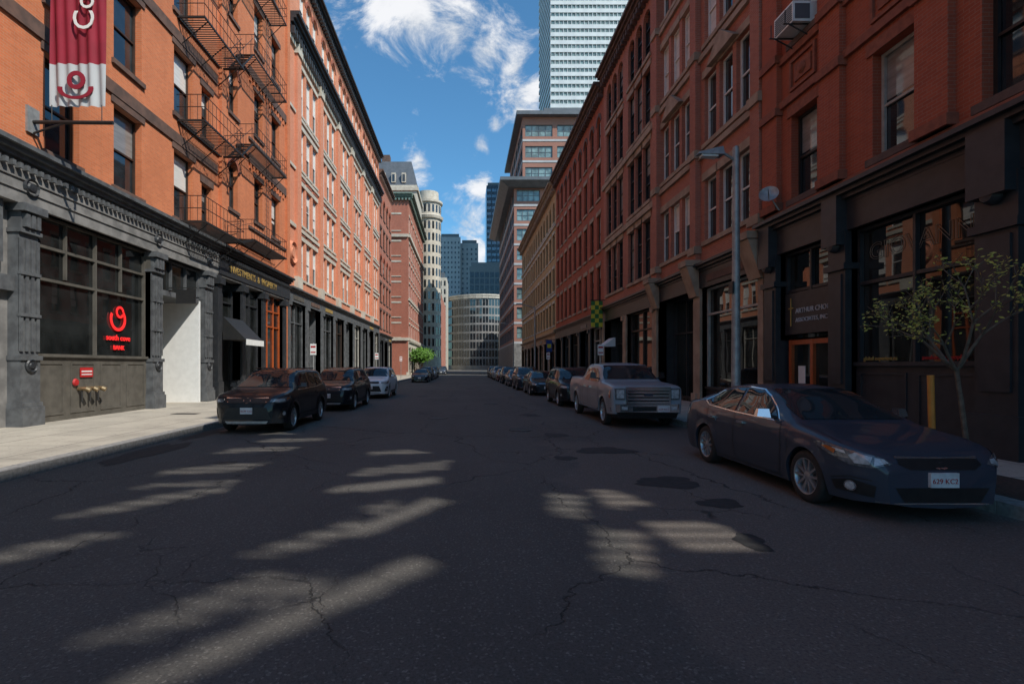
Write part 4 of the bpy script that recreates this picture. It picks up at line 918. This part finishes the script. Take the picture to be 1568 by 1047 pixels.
    if detail: text(plate,.078,SIGNRED,(px_,py_-.012,pz-.035),(math.pi/2,0,0),E,'plate_number',.001,'CENTER')
    for sg in (1,-1):
        w=S['W']; y0=my; q=.14 if kind=='pickup' else .09; w-=.05
        D.hexa([(sg*(w+.05),y0-.05,mz+.01),(sg*(w+.22),y0+.0,mz+.03),(sg*(w+.22),y0+.09,mz+.03),(sg*(w+.05),y0+.11,mz+.01),(sg*(w+.06),y0-.02,mz+q*1.5),(sg*(w+.19),y0+.02,mz+q*1.5),(sg*(w+.19),y0+.08,mz+q*1.5),(sg*(w+.06),y0+.09,mz+q*1.5)],(CHR if kind=='sedan' and detail else body) if kind!='pickup' else BLKP)
        D.hexa([(sg*(w-.12),y0,mz-.02),(sg*(w+.06),y0,mz+.02),(sg*(w+.06),y0+.06,mz+.02),(sg*(w-.12),y0+.06,mz-.02),(sg*(w-.12),y0,mz+.02),(sg*(w+.06),y0,mz+.06),(sg*(w+.06),y0+.06,mz+.06),(sg*(w-.12),y0+.06,mz+.02)],BLKP)
        hz={'sedan':.86,'suv':.96,'pickup':1.07}[kind]
        for hy in ({'sedan':(2.55,3.5),'suv':(2.2,3.1),'pickup':(2.65,3.5)}[kind]):
            loc,_,_,_=bvh.ray_cast(Vector((sg*3,hy,hz)),Vector((-sg,0,0)),6)
            if loc: D.bx(min(loc.x,loc.x+sg*.035),max(loc.x,loc.x+sg*.035),hy-.1,hy+.08,hz-.015,hz+.018,CHR if kind!='suv' else body)
    Wm=MB(); rimm=rimm or RIM; rimr=r*.70
    for c in S['wh']:
        for sg in (1,-1):
            xo=S['W']-.01; cw=(sg*xo,c,r)
            Wm.lathe(cw,[(rimr-.01,-.03),(rimr,-.004),(r-.06,.0),(r-.02,-.012),(r,-.04),(r,-.18),(r-.03,-.21),(rimr,-.21)],TYRE,36,'X',sg)
            Wm.lathe(cw,[(rimr+.002,-.006),(rimr-.015,-.012),(rimr-.03,-.05),(rimr-.04,-.13)],rimm,36,'X',sg)
            Wm.lathe(cw,[(.001,-.12),(rimr-.035,-.12)],BLKP,24,'X',sg); Wm.lathe(cw,[(.001,-.095),(rimr-.08,-.095),(rimr-.08,-.12)],GMETAL,24,'X',sg)
            Wm.lathe(cw,[(.001,-.018),(.03,-.02),(.06,-.03),(.065,-.07)],rimm,14,'X',sg)
            for k in range(5):
                for off in (-.16,.16):
                    t=2*math.pi*k/5+.3; cs,sn=math.cos(t),math.sin(t)
                    def pt(rad,lat,xx): return (cw[0]+sg*xx,cw[1]+rad*cs-lat*sn,cw[2]+rad*sn+lat*cs)
                    o0=off*.12; o1=off*.38*rimr/.23
                    Wm.hexa([pt(.04,o0-.02,-.07),pt(rimr-.02,o1-.017,-.06),pt(rimr-.02,o1+.017,-.06),pt(.04,o0+.02,-.07),pt(.04,o0-.018,-.03),pt(rimr-.02,o1-.014,-.018),pt(rimr-.02,o1+.014,-.018),pt(.04,o0+.018,-.03)],rimm)
    Wm.obj('wheels',E,True); D.obj('trim',E,True)
    return E
P_GREY=paint('paint_dark_grey',(.040,.050,.070)); P_BLK=paint('paint_black',(.009,.012,.016),.5); P_BLUE=paint('paint_dark_blue',(.015,.025,.045))
P_SIL=paint('paint_silver_grey',(.25,.275,.305),.5); P_WHT=paint('paint_white',(.72,.74,.76),.4); P_RED=paint('paint_dark_red',(.10,.012,.012)); P_LG=paint('paint_silver',(.30,.33,.36))
car('parked_sedan',5.28,5.78,'sedan',P_GREY)
car('parked_pickup_truck',5.1,14.6,'pickup',P_SIL)
car('parked_suv',4.95,21.9,'suv',P_BLK)
car('parked_sedan',4.75,30.3,'sedan',P_BLK,detail=False)
for i,(x,y,k,c) in enumerate(((4.6,36.8,'suv',P_BLUE),(4.55,43.4,'sedan',P_GREY),(4.5,50,'suv',P_BLK),(4.5,57,'sedan',P_RED),(4.4,64,'suv',P_LG),(4.4,71,'sedan',P_BLK),(4.4,78,'suv',P_BLUE))):
    car('parked_suv' if k=='suv' else 'parked_sedan',x,y,k,c,detail=False)
car('parked_suv',-5.58,13.35,'suv',P_BLK,plate='4CM 512')
car('parked_suv',-5.3,20.0,'suv',P_BLK)
car('parked_suv',-5.05,27.7,'suv',P_WHT)
for x,y,k,c in ((-4.75,54.5,'sedan',P_BLK),(-4.8,61.5,'suv',P_GREY),(-4.8,68.5,'sedan',P_LG),(-4.9,76,'suv',P_BLK),(-4.8,105,'sedan',P_GREY),(-4.9,113,'suv',P_WHT)):
    car('parked_suv' if k=='suv' else 'parked_sedan',x,y,k,c,detail=False)
# ------------------------------------------------------------------ world / sun / camera
w=bpy.data.worlds.new('World'); SC.world=w; w.use_nodes=True; nt=w.node_tree
bg=nt.nodes['Background']; sky=N(nt,'ShaderNodeTexSky'); sky.sky_type='NISHITA'; sky.sun_disc=False
sd=Vector((.77,-.6,1)).normalized()
sky.sun_elevation=math.asin(sd.z); sky.sun_rotation=math.atan2(sd.x,sd.y); sky.air_density=1.0; sky.dust_density=.4; sky.ozone_density=1.6
tc=N(nt,'ShaderNodeTexCoord'); g=tc.outputs['Generated']
mp=N(nt,'ShaderNodeMapping'); mp.inputs['Scale'].default_value=(1,1,1.5); nt.links.new(g,mp.inputs[0])
nz=noise(nt,mp.outputs[0],9,9,.66,.4)
blobs=None
for c,r in (((-.09,1,.66),.12),((-.02,1,.64),.12),((.04,1,.60),.09),((.10,1,.57),.08),((.13,1,.52),.08),((.10,1,.50),.07),((.0,1,.27),.10),((-.09,1,.385),.06),((.03,1,.42),.05),((.03,1,.34),.06),((.02,1,.22),.08),((-.15,1,.70),.06),((.06,1,.46),.04),((-.6,1,.7),.35),((.9,.5,.5),.4),((-.9,-.2,.5),.4),((.2,-1,.5),.5)):
    cv=Vector(c).normalized(); d=N(nt,'ShaderNodeVectorMath',operation='DISTANCE'); nt.links.new(g,d.inputs[0]); d.inputs[1].default_value=cv
    v=math_(nt,'SUBTRACT',1,math_(nt,'DIVIDE',d.outputs['Value'],r),clamp=True)
    blobs=v if blobs is None else math_(nt,'MAXIMUM',blobs,v)
cm=math_(nt,'ADD',math_(nt,'MULTIPLY',blobs,.42),math_(nt,'MULTIPLY',nz,1.25))
cm=ramp(nt,cm,.79,1.08)
skc=mixc(nt,1.0,sky.outputs[0],(.56,1.0,1.16),'MULTIPLY')
shade=mixc(nt,ramp(nt,nz,.4,.65),(4.2,4.5,4.9),(6.6,6.6,6.7))
col=mixc(nt,math_(nt,'MULTIPLY',cm,.92),skc,shade)
nt.links.new(col,bg.inputs['Color']); bg.inputs['Strength'].default_value=.15
sl=bpy.data.lights.new('sun','SUN'); sl.energy=5; sl.angle=math.radians(.45); sl.color=(1,.95,.86)
so=bpy.data.objects.new('sun',sl); COL.objects.link(so); so.rotation_euler=sd.to_track_quat('Z','Y').to_euler(); so.location=(20,-20,60)
cd=bpy.data.cameras.new('camera'); co=bpy.data.objects.new('camera',cd); COL.objects.link(co); co.location=(0,0,1.75); co.rotation_euler=(math.pi/2,0,0)
cd.sensor_width=36; cd.lens=800/1568*36; cd.shift_x=72/1568; cd.shift_y=36.5/1568; cd.clip_end=3000; cd.clip_start=.05
SC.camera=co
SC.view_settings.view_transform='Standard'; SC.view_settings.look='None'; SC.view_settings.exposure=0
